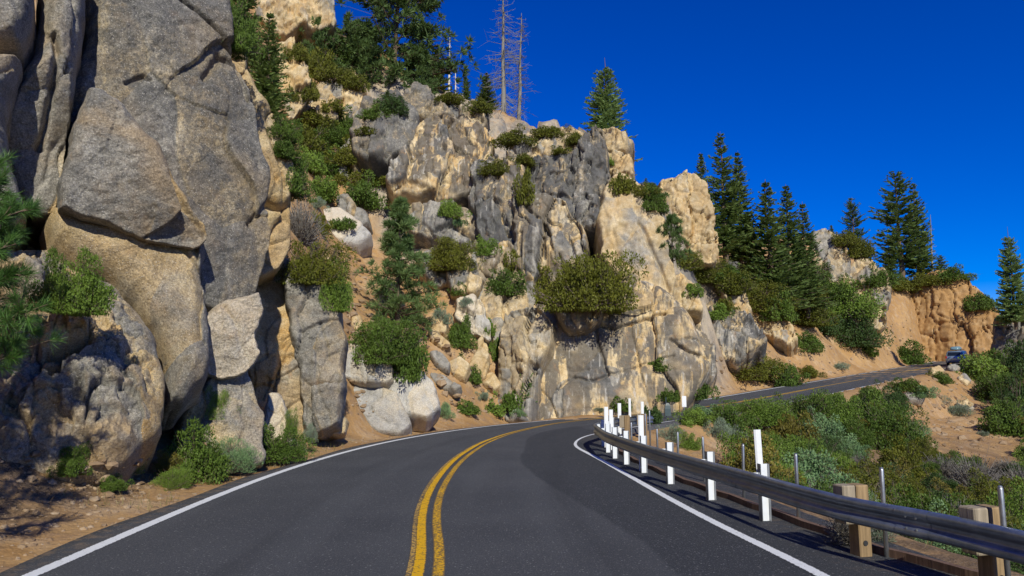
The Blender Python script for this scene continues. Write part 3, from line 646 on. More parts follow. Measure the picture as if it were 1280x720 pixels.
crag('dark streaked face between the summit block and the cream dome', [(664,212),(700,202),(722,202),(736,184),(752,172),(756,202),(766,238),(752,262),(748,300),(728,302),(700,285),(676,256),(664,251)], 85, Y=42.2, yaw=-8, lean=16, T=1.6, R=1.1, tan=.45, stain=.95, dark=.6, warm=.4)
crag('tan summit block on top of the great outcrop', [(748,170),(766,171),(788,187),(782,202),(761,196)], 86, Y=43.6, lean=14, T=1.0, R=.7, tan=.85, stain=.3, dark=.3, warm=.5)
crag('lower tan block under the summit block', [(762,198),(786,204),(790,226),(778,232),(764,236)], 87, Y=43.0, lean=10, T=1.0, R=.7, tan=.85, stain=.3, dark=.3, warm=.5)
crag('long grey column with pale streaks left of the huge spreading bush', [(648,262),(676,250),(706,260),(726,292),(728,340),(700,372),(668,372),(650,352),(647,300)], 88, Y=39.8, yaw=-6, lean=12, T=1.5, R=1.0, block=2.2, stretch=2.8, tan=.5, stain=.85, dark=.45, warm=.4)
crag('square cream buttress right of the cream dome', [(828,234),(855,224),(878,236),(887,262),(893,322),(888,330),(856,316),(838,300),(826,262)], 89, dY=-1.2, yaw=10, lean=8, T=1.5, R=1.0, block=2.4, stretch=2.2, tan=.88, stain=.3, dark=.3, warm=.5)
crag('grey block with black streaks right of the cliff wall', [(862,398),(888,389),(914,396),(942,412),(950,438),(925,452),(897,452),(876,440),(862,415)], 90, dY=-.5, yaw=6, lean=34, T=1.3, R=.9, tan=.4, stain=.95, dark=.5, warm=.4)
crag('narrow streaked rock filling the corner between the cliff wall and the grey streaked block', [(836,386),(866,398),(884,440),(892,474),(876,494),(848,476)], 119, dY=-.5, yaw=8, lean=30, T=1.0, R=.7, tan=.5, stain=.8, dark=.4, warm=.4)
crag('cream streaked ledge between the cream dome and the grey streaked block', [(832,352),(852,348),(870,368),(874,396),(852,396),(834,384)], 91, dY=-.7, yaw=6, lean=18, T=1.0, R=.7, tan=.75, stain=.5, dark=.3, warm=.5)
crag('streaked cream and black dome in the upper middle of the hill', [(486,250),(494,222),(508,204),(516,188),(533,168),(554,162),(588,166),(609,186),(614,212),(602,238),(592,256),(562,264),(520,260)], 92, dY=-1.2, yaw=-2, lean=20, T=1.8, R=1.2, block=2.4, stretch=2.2, tan=.75, stain=.85, dark=.4, warm=.75)
crag('dark grey dome left of the streaked cream dome', [(446,184),(452,160),(456,142),(480,136),(508,140),(522,156),(516,190),(506,206),(482,212),(460,215),(446,208)], 93, dY=-1.0, yaw=-8, lean=24, T=1.5, R=1.0, block=3, tan=.42, stain=.6, dark=.62, warm=.4)
crag('rounded brown grey rock on the crest above the streaked cream dome', [(506,120),(528,114),(554,130),(576,157),(556,160),(522,148),(506,136)], 94, dY=-.8, lean=18, T=1.0, R=.7, tan=.4, stain=.4, dark=.6, warm=.3)
crag('small grey block on the crest left of the dead trees', [(577,140),(592,134),(608,150),(604,166),(580,164)], 95, dY=-.8, lean=12, T=.8, R=.5, tan=.25, stain=.5, dark=.55, warm=.2)
crag('dark grey wall with ledges below the crest shrubs', [(596,214),(640,203),(668,212),(666,252),(652,264),(650,334),(624,336),(606,302),(592,266)], 96, dY=-.6, yaw=-4, lean=22, T=1.3, R=.9, block=1.9, stretch=2.2, tan=.38, stain=.9, dark=.55, warm=.4)
crag('low dark ledge with a white top in the centre of the hill', [(506,262),(556,264),(600,284),(640,296),(620,312),(592,316),(556,306),(516,294)], 97, dY=-.6, lean=20, T=1.0, R=.7, block=1.8, tan=.3, stain=.7, dark=.5, warm=.2)
crag('grey boulder with pale patches between two green shrubs', [(526,326),(540,319),(554,322),(567,338),(563,358),(540,360),(528,345)], 98, dY=-.5, lean=14, T=1.0, R=.7, tan=.3, stain=.4, dark=.5, warm=.2)
crag('streaked grey rock at the top of the loose slope', [(598,320),(636,308),(644,345),(616,356),(600,344)], 99, dY=-.6, lean=20, T=.9, R=.6, block=1.5, tan=.5, stain=.7, dark=.4, warm=.4)
crag('pale upright block at the head of the loose slope', [(572,380),(596,376),(607,402),(612,424),(588,414),(574,400)], 100, pale=.4, dY=-.5, lean=16, T=.7, R=.4, block=1.4, tan=.55, stain=.3, dark=.3, warm=.2)
crag('broken grey ledges above the left end of the cliff wall', [(600,356),(640,340),(664,360),(668,392),(640,402),(628,440),(612,424),(606,390)], 101, dY=-.5, lean=26, T=.9, R=.6, block=1.2, amp=.4, tan=.4, stain=.5, dark=.5, warm=.3)
crag('grey rock band under the low dark ledge', [(564,336),(606,318),(610,346),(590,372),(564,366)], 102, dY=-.4, lean=24, T=.7, R=.5, block=1.2, amp=.4, tan=.4, stain=.5, dark=.5, warm=.3)
crag('pale grey rock on the crest right of the dead trees', [(636,196),(668,178),(700,172),(734,178),(736,190),(720,204),(690,206),(660,214)], 103, dY=-.3, lean=28, T=1.0, R=.7, block=1.5, amp=.4, tan=.5, stain=.4, dark=.5, warm=.3)
crag('tan outcrop at the top left of the ridge under the sky', [(318,-30),(372,-22),(386,4),(414,14),(417,46),(396,54),(376,42),(354,56),(328,42)], 104, dY=-1, lean=14, T=1.8, R=1.2, block=2.2, tan=.8, stain=.4, dark=.35, warm=.7)
crag('narrow tan rock standing right of the dense dark fir', [(349,64),(362,58),(365,80),(377,100),(380,128),(362,149),(352,134),(350,100)], 105, dY=-1, yaw=10, lean=16, T=1.1, R=.8, tan=.85, stain=.2, dark=.3, warm=.7)
crag('smooth pale tan slab leaning under the large pine', [(420,134),(430,110),(441,98),(454,110),(449,134),(436,144)], 106, dY=-.8, lean=20, T=.8, R=.6, tan=.9, stain=.1, dark=.2, warm=.4)
crag('grey and tan stone right of the leaning tan slab', [(428,146),(446,132),(466,140),(470,152),(450,160),(430,160)], 107, dY=-.8, lean=20, T=.8, R=.5, tan=.5, stain=.3, dark=.4, warm=.4)
crag('low tan rock in the shrubs below the narrow tan rock', [(362,148),(388,132),(414,134),(419,157),(388,156)], 108, dY=-.6, lean=22, T=.8, R=.5, tan=.7, stain=.3, dark=.4, warm=.6)
crag('dark grey stones in the shrubs below the tan ridge outcrop', [(399,112),(414,106),(424,116),(424,130),(404,130)], 109, dY=-.5, lean=22, T=.6, R=.4, block=1.0, tan=.3, stain=.3, dark=.5, warm=.2)
crag('shaded grey rock beside the dark grey dome', [(424,196),(440,180),(450,206),(444,228),(428,222)], 110, dY=-.5, lean=22, T=.7, R=.5, block=1.4, tan=.2, stain=.3, dark=.5, warm=.2)
# ---- right end of the ridge
crag('grey cream pillars on the ridge among the firs', [(1018,298),(1031,293),(1046,302),(1057,317),(1064,392),(1042,396),(1022,376),(1018,324)], 111, dY=-1.2, yaw=6, lean=12, T=1.7, R=1.1, block=2.0, stretch=2.6, tan=.62, stain=.45, dark=.4, warm=.35)
crag('fluted grey rock right of the ridge pillars', [(1062,340),(1083,327),(1098,342),(1110,364),(1098,410),(1072,402),(1060,370)], 112, dY=-1.2, yaw=6, lean=16, T=1.6, R=1.1, block=1.8, stretch=3, tan=.55, stain=.4, dark=.4, warm=.3)
crag('orange tan road cut cliff behind the parked looking wagon'.replace('parked looking ','silver '), [(1134,373),(1157,354),(1192,344),(1210,354),(1226,372),(1243,396),(1250,425),(1244,470),(1200,474),(1160,470),(1140,425),(1134,393)], 113, Y=97, yaw=-4, lean=14, T=2.4, R=1.6, block=2.3, stretch=3.6, amp=.42, crack=.55, rough=.16, chip=.0, bumpy=.22, earth=.9, tan=1.1, stain=.1, dark=.2, warm=2.6, back=14)
crag('dark outcrop at the right edge of the frame under the right pine', [(1246,404),(1258,393),(1300,390),(1320,420),(1320,476),(1246,474)], 114, Y=73, yaw=2, lean=8, T=1.6, R=1.0, block=2, tan=.6, stain=.6, dark=.6, warm=.7, back=9)
crag('jointed tan ledge below the olive shrubs on the right slope', [(886,342),(900,346),(914,362),(934,386),(930,402),(912,384),(896,366)], 115, dY=-.5, lean=26, T=.9, R=.5, block=1.0, tan=.8, stain=.3, dark=.3, warm=.7)
crag('row of tan jointed rocks further down the right slope', [(930,384),(952,384),(978,404),(994,426),(984,434),(958,420),(936,404)], 116, dY=-.5, lean=26, T=.9, R=.5, block=1.0, tan=.8, stain=.25, dark=.3, warm=.7)
crag('flat dark rock lying in the shade at the foot of the firs', [(902,334),(916,324),(932,328),(936,338),(920,344)], 117, dY=-.4, lean=50, T=.6, R=.5, block=2, tan=.2, stain=.2, dark=.7, warm=.1)
crag('small cream stone among the shrubs below the firs', [(1002,372),(1010,364),(1018,378),(1012,390),(1002,384)], 118, dY=-.5, lean=20, T=.6, R=.4, block=2, tan=.8, stain=.2, dark=.3, warm=.3)
# stones on the fill slope under the far road
FILL = [([(1163,463),(1172,460),(1178,466),(1172,472),(1164,470)],'tan stone at the road edge below the silver wagon',.85),([(1184,459),(1192,457),(1199,462),(1192,467)],'pale stone touching the road edge beside the silver wagon',.5),
 ([(1196,474),(1204,468),(1212,478),(1206,484)],'upright pale stone on the far fill slope',.5),([(1216,484),(1228,480),(1238,492),(1230,500),(1218,496)],'largest tan stone on the far fill slope',.8),
 ([(1126,492),(1140,486),(1156,494),(1152,504),(1134,504)],'flat whitish rock on the far fill slope',.3),([(1194,506),(1206,502),(1216,512),(1206,516)],'small tan stone low on the far fill slope',.7),([(940,518),(950,514),(966,530),(972,542),(958,538)],'tan rock among shrubs behind the tall white marker',.7)]
for i, (pl, lb, tn) in enumerate(FILL):
    rock('boulder', lb, 'stone', pl, dY=-.1, lean=34, yaw=-6, T=.4, R=.3, seed=270+i, px=1.0, block=1.2, amp=.3, crack=.04, back=.7, tan=tn, stain=.1, dark=.3, warm=.4)
# ------------------------------------------------------------------ plants
bpy.context.view_layer.update()
DG = bpy.context.evaluated_depsgraph_get()
def land(px, py, far=400.0):
    """the point of rock, road or soil that shows at a spot of the photograph"""
    d = ray(px, py); d = d/np.linalg.norm(d)
    ok, loc, nrm, i, ob, mw = S.ray_cast(DG, Vector(EYE), Vector(d), distance=far)
    return np.array(loc) if ok else None
def drop(x, y):
    ok, loc, nrm, i, ob, mw = S.ray_cast(DG, Vector((x, y, 120)), Vector((0, 0, -1)))
    return np.array(loc)

def leaf_mat(name, dark, light, trans=.25, rough=.62, spec=.25):
    m = NT(name); t = m.attr('tint'); oi = m.n('ShaderNodeObjectInfo').outputs['Random']
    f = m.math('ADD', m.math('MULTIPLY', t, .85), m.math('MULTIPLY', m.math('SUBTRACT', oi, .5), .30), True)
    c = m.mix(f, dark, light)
    p = m.n('ShaderNodeBsdfPrincipled'); m.set(p.inputs['Base Color'], c); m.set(p.inputs['Roughness'], rough); m.set(p.inputs['Specular IOR Level'], spec)
    tr = m.n('ShaderNodeBsdfTranslucent'); m.set(tr.inputs['Color'], m.mix(.5, c, (.12,.16,.02), 'ADD'))
    mx = m.n('ShaderNodeMixShader'); mx.inputs[0].default_value = trans
    m.t.links.new(p.outputs[0], mx.inputs[1]); m.t.links.new(tr.outputs[0], mx.inputs[2]); m.t.links.new(mx.outputs[0], m.out.inputs['Surface']); return m.m
LEAF = {
 'olive': leaf_mat('olive_leaves', (.055,.07,.008), (.18,.185,.022)),
 'green': leaf_mat('green_leaves', (.038,.072,.010), (.13,.205,.032)),
 'fresh': leaf_mat('fresh_leaves', (.07,.125,.015), (.21,.31,.05)),
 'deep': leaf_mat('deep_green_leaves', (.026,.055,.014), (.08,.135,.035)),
 'sage': leaf_mat('sage_leaves', (.10,.14,.09), (.27,.33,.24), .15, .8, .1),
 'pale': leaf_mat('pale_green_leaves', (.09,.17,.07), (.24,.36,.17), .2, .8, .1),
 'dry': leaf_mat('dry_twigs', (.07,.06,.055), (.17,.15,.125), .1, .9, .05),
 'ochre': leaf_mat('ochre_leaves', (.10,.09,.015), (.24,.20,.04)),
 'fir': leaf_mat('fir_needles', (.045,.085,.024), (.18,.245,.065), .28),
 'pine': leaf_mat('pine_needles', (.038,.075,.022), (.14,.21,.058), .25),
 'sapling': leaf_mat('young_pine_needles', (.035,.09,.018), (.12,.25,.05), .25, .5, .4),
 'blue': leaf_mat('blue_green_needles', (.075,.135,.045), (.25,.35,.12), .38),
}
BARK = simple('bark', (.12,.085,.06), .95, var=.35, scale=9, bump=.6)
GREYWOOD = simple('dead_grey_wood', (.20,.19,.175), .95, var=.3, scale=9, bump=.4)
PALEWOOD = simple('bleached_wood', (.60,.57,.53), .9, var=.15, scale=9, bump=.3)
TWIG = simple('twig', (.13,.10,.08), .95, var=.3, scale=20)

def diamonds(P, D, L, Wd, r, lift=.0):
    """pointed leaf quads: base points P, directions D, lengths L, widths Wd"""
    D = D/np.linalg.norm(D, axis=1, keepdims=True); A = r.normal(size=D.shape); A[:, 2] += lift
    X = np.cross(D, A); X /= (np.linalg.norm(X, axis=1, keepdims=True)+1e-9)
    L = L[:, None]; Wd = Wd[:, None]
    V = np.stack([P, P+D*L*.45+X*Wd*.5, P+D*L, P+D*L*.45-X*Wd*.5], 1).reshape(-1, 3)
    return V, np.arange(len(V)).reshape(-1, 4)
def sticks(A, B, ra, rb):
    """three-sided tapering sticks from points A to B"""
    A, B = np.asarray(A, float), np.asarray(B, float); n = len(A)
    if n == 0: return np.zeros((0,3)), np.zeros((0,4), int)
    T = B-A; T /= (np.linalg.norm(T, axis=1, keepdims=True)+1e-9); U = np.cross(T, np.tile([[.31,.57,.76]], (n,1))); U /= np.linalg.norm(U, axis=1, keepdims=True); W_ = np.cross(T, U)
    ra = np.broadcast_to(ra, n)[:, None]; rb = np.broadcast_to(rb, n)[:, None]; V = []
    for rr, C in ((ra, A), (rb, B)):
        for k in range(3):
            q = 2*math.pi*k/3; V.append(C + rr*(math.cos(q)*U + math.sin(q)*W_))
    V = np.stack(V, 1).reshape(-1, 3); b = np.arange(n)[:, None]*6
    F = np.concatenate([np.concatenate([b+k, b+(k+1)%3, b+3+(k+1)%3, b+3+k], 1) for k in range(3)])
    return V, F
def join(parts):
    V, F, n = [], [], 0
    for v, f in parts:
        V.append(v); F.append(f+n); n += len(v)
    return np.concatenate(V), np.concatenate(F)

def shrub_meshes(kind, style, seed, leaves, leaf, clumps=46):
    """unit bush: radius one, height one; returns foliage and stems"""
    r = np.random.default_rng(seed); nC = clumps
    D = r.normal(size=(nC, 3)); D[:, 2] = np.abs(D[:, 2])*1.0; D /= np.linalg.norm(D, axis=1, keepdims=True)
    lob = 1 + .95*perlin(D*2.0+seed*3.3)
    rad = r.uniform(.40, .86, nC)*lob; C = D*rad[:, None]
    if style == 'low': C[:, 2] = C[:, 2]*.75+.05
    if style == 'wild': C *= r.uniform(.65, 1.25, (nC, 1))
    C[:, 2] = np.maximum(C[:, 2], .07)
    cs = r.uniform(.11, .30, nC)
    w_ = cs**2; w_ /= w_.sum(); ci = r.choice(nC, leaves, p=w_)
    N = r.normal(size=(leaves, 3)); N[:, 2] += .35; N /= np.linalg.norm(N, axis=1, keepdims=True)
    P = C[ci] + N*cs[ci][:, None]*(r.uniform(.25, 1, (leaves, 1))**.45)
    P[:, 2] = np.maximum(P[:, 2], .01)
    if style in ('sage', 'tuft'):
        Dl = N*.5 + np.array([0,0,.9]) + (P*np.array([.8,.8,0])) + r.normal(size=P.shape)*.25; wid = .22
    else:
        Dl = N*.7 + r.normal(size=P.shape)*.7; wid = .55
    L = leaf*r.uniform(.6, 1.35, leaves)
    V, F = diamonds(P, Dl, L, L*wid, r)
    ct = np.clip(r.uniform(.1, .9, nC)*.6 + .25, 0, 1)
    tint = np.clip(ct[ci] + r.uniform(-.22, .22, leaves), 0, 1)
    fm = make_mesh('foliage', V, F, False, {'tint': np.repeat(tint, 4)})
    B = C*np.array([.08,.08,0]); M = C*np.array([.45,.45,.55]) + r.normal(size=C.shape)*.03
    sv = [sticks(B, M, .022, .013), sticks(M, C, .013, .004)]
    tw = r.choice(nC, nC*4); N2 = r.normal(size=(len(tw), 3)); N2[:, 2] = np.abs(N2[:, 2])
    sv.append(sticks(C[tw]*.8, C[tw] + N2*cs[tw][:, None]*.75, .006, .002))
    V, F = join(sv); sm = make_mesh('stems', V, F, False)
    fm.materials.append(LEAF[kind]); sm.materials.append(TWIG)
    return [('foliage', fm), ('stem', sm)]
def twiggy_meshes(seed, n=420, kind='dry'):
    r = np.random.default_rng(seed); D = r.normal(size=(n, 3)); D[:, 2] = np.abs(D[:, 2])+.25; D /= np.linalg.norm(D, axis=1, keepdims=True)
    A = D*r.uniform(.05, .5, (n, 1)); B = D*r.uniform(.6, 1.0, (n, 1)) + r.normal(size=D.shape)*.12
    V, F = sticks(A, B, .010, .004); sm = make_mesh('stems', V, F, False); sm.materials.append(GREYWOOD)
    k = 2400; i = r.choice(n, k); P = A[i] + (B[i]-A[i])*r.uniform(.3, 1.05, (k, 1)) + r.normal(size=(k, 3))*.04
    V, F = diamonds(P, r.normal(size=(k, 3))+D[i], np.full(k, .08), np.full(k, .03), r)
    fm = make_mesh('foliage', V, F, False, {'tint': np.repeat(r.uniform(0, 1, k), 4)}); fm.materials.append(LEAF[kind])
    return [('foliage', fm), ('stem', sm)]
_lib = {}
def lib(kind, style, size, var):
    key = (kind, style, size, var)
    if key not in _lib:
        n, l = {'near': (14000, .058), 'mid': (6500, .082), 'far': (3000, .125), 'big': (20000, .050)}[size]
        if kind == 'twig': _lib[key] = twiggy_meshes(77+var)
        else: _lib[key] = shrub_meshes(kind, style, hash((style, size, var)) % 1 + 100*var + len(kind)*7 + len(style), n, l, {'big': 110, 'near': 70, 'mid': 50, 'far': 34}[size])
    return _lib[key]
def plant(parts, name, label, cat, loc, scale, rz, group=None):
    root = thing(name, label, cat, loc, group, rz); root.scale = scale
    for nm, me in parts:
        o = bpy.data.objects.new(nm, me); COL.objects.link(o); o.parent = root
    return root
_rs = random.Random(42); SHRUBS = []
def shrub(px, py, wpx, hpx, kind, label, style='dome', Y=None, name='shrub', cat='shrub', group=None, size=None, sink=.06, dy=None):
    """a bush whose foot shows at (px, py), wpx wide and hpx tall"""
    if Y is None: q = land(px, py)
    else: q = at(px, py, Y)
    if q is None: q = at(px, py, 80)
    k = q[1]/FPX; r_, h = wpx*k/2*1.04, hpx*k*1.04
    size = size or ('big' if wpx > 66 else 'near' if q[1] < 24 else 'mid' if wpx > 34 else 'far')
    q = q + np.array([0, (r_*.45 if Y else r_*.1) if dy is None else dy, -h*sink])
    return plant(lib(kind, style, size, _rs.randint(0, 2)), name, label, cat, q, (r_, min(r_, max(h*1.1, r_*.6)), h), _rs.uniform(0, 6.28) if r_ < h*1.6 else _rs.choice((0, math.pi))+_rs.uniform(-.3, .3), group)

# ---- bushes on the hill: foot x, foot y, width, height, leaf colour, label
HILL = [
 (378,188,66,44,'olive','olive bush below the narrow tan rock, next to the dense dark fir','low'),
 (420,182,70,34,'green','green bush mat left of the dark grey dome','low'),
 (365,240,58,62,'green','tall green bush behind the golden tan pillar','dome'),
 (400,248,52,36,'fresh','bright green bush at the lower end of the upper shrub patch','dome'),
 (408,218,60,40,'green','rounded bush in the middle of the upper shrub patch','low'),
 (396,262,30,18,'sage','pale sage bush in the gap above the twiggy bush','sage'),
 (375,302,66,58,'twig','bare purplish twiggy bush right of the golden tan pillar','dome'),
 (400,290,34,30,'olive','small olive bush leaning on the twiggy bush','dome'),
 (388,352,86,58,'olive','broad olive bush overhanging the rounded grey boulder','dome'),
 (420,384,44,60,'fresh','upright bright green bush right of the rounded grey boulder','dome'),
 (450,258,62,40,'green','spreading dark bush under the dark grey dome','low'),
 (476,232,44,22,'olive','low olive bush at the foot of the dark grey dome','low'),
 (470,450,88,62,'green','large bright bush below the young pine','dome'),
 (505,470,62,66,'green','green bush tumbling over the largest white slab','wild'),
 (562,336,76,42,'olive','dense olive bush in front of the low dark ledge','dome'),
 (562,270,38,26,'fresh','fresh green bush at the foot of the streaked cream dome','low'),
 (576,283,18,12,'pale','small pale bush on the low dark ledge','low'),
 (608,318,42,26,'fresh','feathery green bush right of the low dark ledge','wild'),
 (576,432,40,38,'green','round green bush alone on the loose slope','dome'),
 (611,418,18,18,'fresh','small bright bush at the foot of the broken grey ledges','dome'),
 (588,477,26,22,'green','round little bush low on the loose slope','dome'),
 (618,448,20,28,'fresh','narrow fresh bush at the base of the cliff wall','dome'),
 (576,368,30,16,'green','flat green tuft above the pale upright block','low'),
 (582,384,18,14,'sage','tiny sage tuft beside the pale upright block','sage'),
 (552,404,28,26,'sage','grey sage tuft by the round tan stone','sage'),
 (628,366,52,36,'green','mixed green bush on the streaked grey rock','wild'),
 (640,334,30,34,'olive','loose olive bush in the crack left of the long grey column','wild'),
 (655,250,30,46,'olive','upright olive bush in the notch left of the dark streaked face','dome'),
 (732,384,112,82,'olive','huge spreading olive bush growing on the cliff wall','wild'),
 (684,376,56,44,'olive','olive bush attached to the left of the huge spreading bush','dome'),
 (826,462,34,18,'green','little bush growing from a ledge of the cliff wall','low'),
 (560,130,62,20,'olive','long low olive bush on the crest left of the dead trees','low'),
 (600,140,40,24,'olive','olive bush on the crest touching the small grey block','low'),
 (642,180,58,24,'olive','olive bush just under the dead trees','low'),
 (690,172,62,20,'olive','flat olive bush on the skyline right of the dead trees','low'),
 (720,180,36,20,'olive','low olive bush left of the tan summit block','low'),
 (655,206,44,18,'olive','olive bush across the dark grey wall top','low'),
 (618,218,56,22,'olive','broad olive bush on the dark grey wall with ledges','wild'),
 (700,192,30,12,'olive','thin olive bush on the pale grey crest rock','low'),
 (762,206,14,12,'fresh','tiny green bush between the two summit blocks','dome'),
 (776,240,34,34,'olive','olive bush above the cream dome','low'),
 (806,246,44,22,'olive','flat olive bush between the cream dome and the square buttress','low'),
 (820,262,40,30,'green','green bush left of the square cream buttress','dome'),
 (855,334,44,30,'olive','olive bush under the square cream buttress','dome'),
 (880,352,75,40,'olive','wide olive bush right under the square cream buttress','low'),
 (868,370,27,16,'fresh','small fresh bush on the cream streaked ledge','low'),
 (898,398,32,19,'fresh','small fresh bush above the grey streaked block','low'),
 (920,366,60,31,'olive','olive bush right of the jointed tan ledge','dome'),
 (950,388,87,43,'olive','big olive bush above the row of tan jointed rocks','dome'),
 (1000,404,92,45,'olive','olive bush under the firs right of the row of tan rocks','dome'),
 (972,398,50,36,'green','green bush squeezed between the two olive bushes below the firs','dome'),
 (1046,396,97,52,'fresh','bright green bush under the ridge pillars','dome'),
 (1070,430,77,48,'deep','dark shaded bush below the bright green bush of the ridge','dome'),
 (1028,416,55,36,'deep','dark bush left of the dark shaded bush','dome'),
 (1010,438,45,28,'green','small bush on the dirt slope below the firs','low'),
 (1076,320,44,26,'olive','olive bush on top of the fluted grey rock','low'),
 (1058,306,40,22,'olive','olive bush on the skyline between the ridge pillars and a pine','low'),
 (1120,362,62,24,'olive','olive bush at the foot of the tall ridge pines','low'),
 (1098,358,50,26,'green','green bush on the ridge right of the fluted grey rock','low'),
 (1160,356,57,24,'olive','olive bush on the left shoulder of the orange road cut','low'),
 (1190,350,52,21,'green','green bush on top of the orange road cut','low'),
 (1228,386,45,24,'green','green bush on the right shoulder of the orange road cut','low'),
 (936,472,95,43,'olive','broad olive bush on the dirt bank above the far road','low'),
 (985,482,45,31,'green','green grey bush right of the broad olive bank bush','wild'),
 (872,496,47,36,'green','round bush at the foot of the cliff wall by the far road','dome'),
 (1136,454,57,28,'green','bush at the edge of the far road under the orange cut','dome'),
 (910,388,27,16,'olive','small olive bush beside the jointed tan ledge','low'),
 (845,500,20,14,'green','small bush left of the round cliff foot bush','low'),
 (290,60,60,70,'green','green bush on the slope behind the top of the left cliff','dome'),
 (398,96,50,44,'olive','olive bush left of the large pine','dome'),
 (440,86,56,40,'green','green bush under the left limbs of the large pine','dome'),
 (385,120,26,30,'olive','olive bush right of the narrow tan rock','dome'),
 (415,140,34,20,'olive','olive bush below the dark grey stones','low'),
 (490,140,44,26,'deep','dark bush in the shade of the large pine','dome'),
 (440,110,46,30,'olive','olive bush between the dark grey stones and the large pine','low'),
 (432,66,60,44,'green','green bush on the slope right of the tan ridge outcrop','low'),
 (372,76,40,30,'olive','olive bush between the tan ridge outcrop and the narrow tan rock','low'),
 (352,196,50,40,'green','green bush at the foot of the dense dark fir','low'),
 (436,206,56,30,'olive','olive bush reaching to the side of the dark grey dome','low'),
 (384,212,52,34,'fresh','bright bush in the upper shrub patch behind the golden tan pillar','wild'),
 (430,286,34,20,'green','green bush behind the tilted white topped slab','low'),
 (960,372,75,36,'olive','olive bush uphill of the big olive bush, under the firs','low'),
 (1036,372,70,36,'green','green bush at the right edge of the fir clump','low'),
 (1002,370,62,28,'olive','olive bush in the shade at the feet of the fir clump','low'),
 (910,352,57,28,'green','green bush at the feet of the left fir group','low'),
 (398,158,64,30,'olive','olive bush across the low tan rock of the upper slope','low'),
 (352,172,48,34,'green','green bush pressed against the right side of the dense dark fir','low'),
 (432,168,52,30,'green','green bush between the grey and tan stone and the dark grey dome','low'),
 (412,100,50,34,'olive','olive bush just above the dark grey stones','low'),
 (366,124,36,36,'olive','olive bush at the back of the narrow tan rock','dome'),
 (468,150,44,26,'green','green bush on top of the dark grey dome','low'),
 (436,232,50,34,'olive','olive bush left of the shaded grey rock','low'),
 (400,196,60,30,'green','green bush in the centre of the upper shrub patch','low'),
 (1085,444,30,14,'green','small green bush on the dirt bank right of the firs','low'),
 (1010,470,36,16,'olive','low olive bush on the dirt bank above the far road bend','low'),
 (1050,462,26,12,'sage','sage tuft on the dirt bank above the far road','sage'),
 (460,168,30,14,'olive','thin olive bush over the dark grey dome','low'),
]
for q in HILL: shrub(*q[:6], style=q[6] if q[4] != 'sage' else 'sage', dy=-.35 if 'huge' in q[5] else None)

# ---- roadside plants on the left
SIDE = [
 (270,522,38,42,'fresh','wispy fresh green bush hanging in the crack of the left cliff','tuft',14.0),
 (232,602,86,66,'green','wide mixed green bush at the foot of the left cliff','wild',12.8),
 (286,590,66,40,'pale','silvery green soft bush between the darker roadside bushes','sage',13.6),
 (340,574,72,42,'green','fresh green bush nearest the orange tan boulder','wild',15.4),
 (312,552,26,26,'fresh','light green tuft below the small pale pointed rock','tuft',16.4),
 (362,546,22,34,'fresh','thin green shrub between the pointed rock and the grey boulder','tuft',17.2),
 (386,552,22,22,'sage','whitish sage tuft at the foot of the grey boulder','sage',18.0),
 (370,566,24,16,'pale','low pale tuft next to the whitish sage tuft','sage',16.6),
 (208,610,46,26,'fresh','low bright green tuft in front of the wide mixed bush','tuft',12.0),
 (205,586,34,20,'ochre','yellow ochre plant beside the bright green tuft','wild',12.6),
 (82,592,44,40,'green','small dark plant on the dirt under the crumbly outcrop','wild',10.4),
 (158,592,34,30,'fresh','small fresh tuft under the crumbly outcrop','tuft',11.8),
 (134,612,42,18,'green','flat green weed on the litter by the crumbly outcrop','wild',10.9),
 (250,546,50,50,'sage','dry grey shrub with pale heads behind the silvery bush','sage',14.2),
 (554,522,26,20,'pale','grey green bush at the end of the largest white slab','sage',None),
 (582,516,30,16,'green','low weed on the slope at the bend','wild',None),
 (618,518,30,22,'fresh','fresh low bush at the foot of the loose slope','wild',None),
 (640,512,34,36,'green','bush at the left base of the cliff wall','wild',None),
 (602,500,22,14,'sage','sage tuft in the middle of the slope foot','sage',None),
 (648,520,18,10,'pale','tiny pale tuft by the road at the bend','sage',None),
 (300,452,16,18,'green','small weed on a ledge of the pale broken block','tuft',14.4),
]
for q in SIDE: shrub(*q[:6], style=q[6], Y=q[7], size='near' if q[7] else None)

# ---- leafy bush at the left edge
shrub(90,386,74,70,'fresh','leafy light green bush beside the young pine at the left edge','wild', Y=9.9, size='near')
shrub(60,382,60,66,'green','darker leafy bush tucked behind the young pine at the left edge','wild', Y=10.2, size='near')

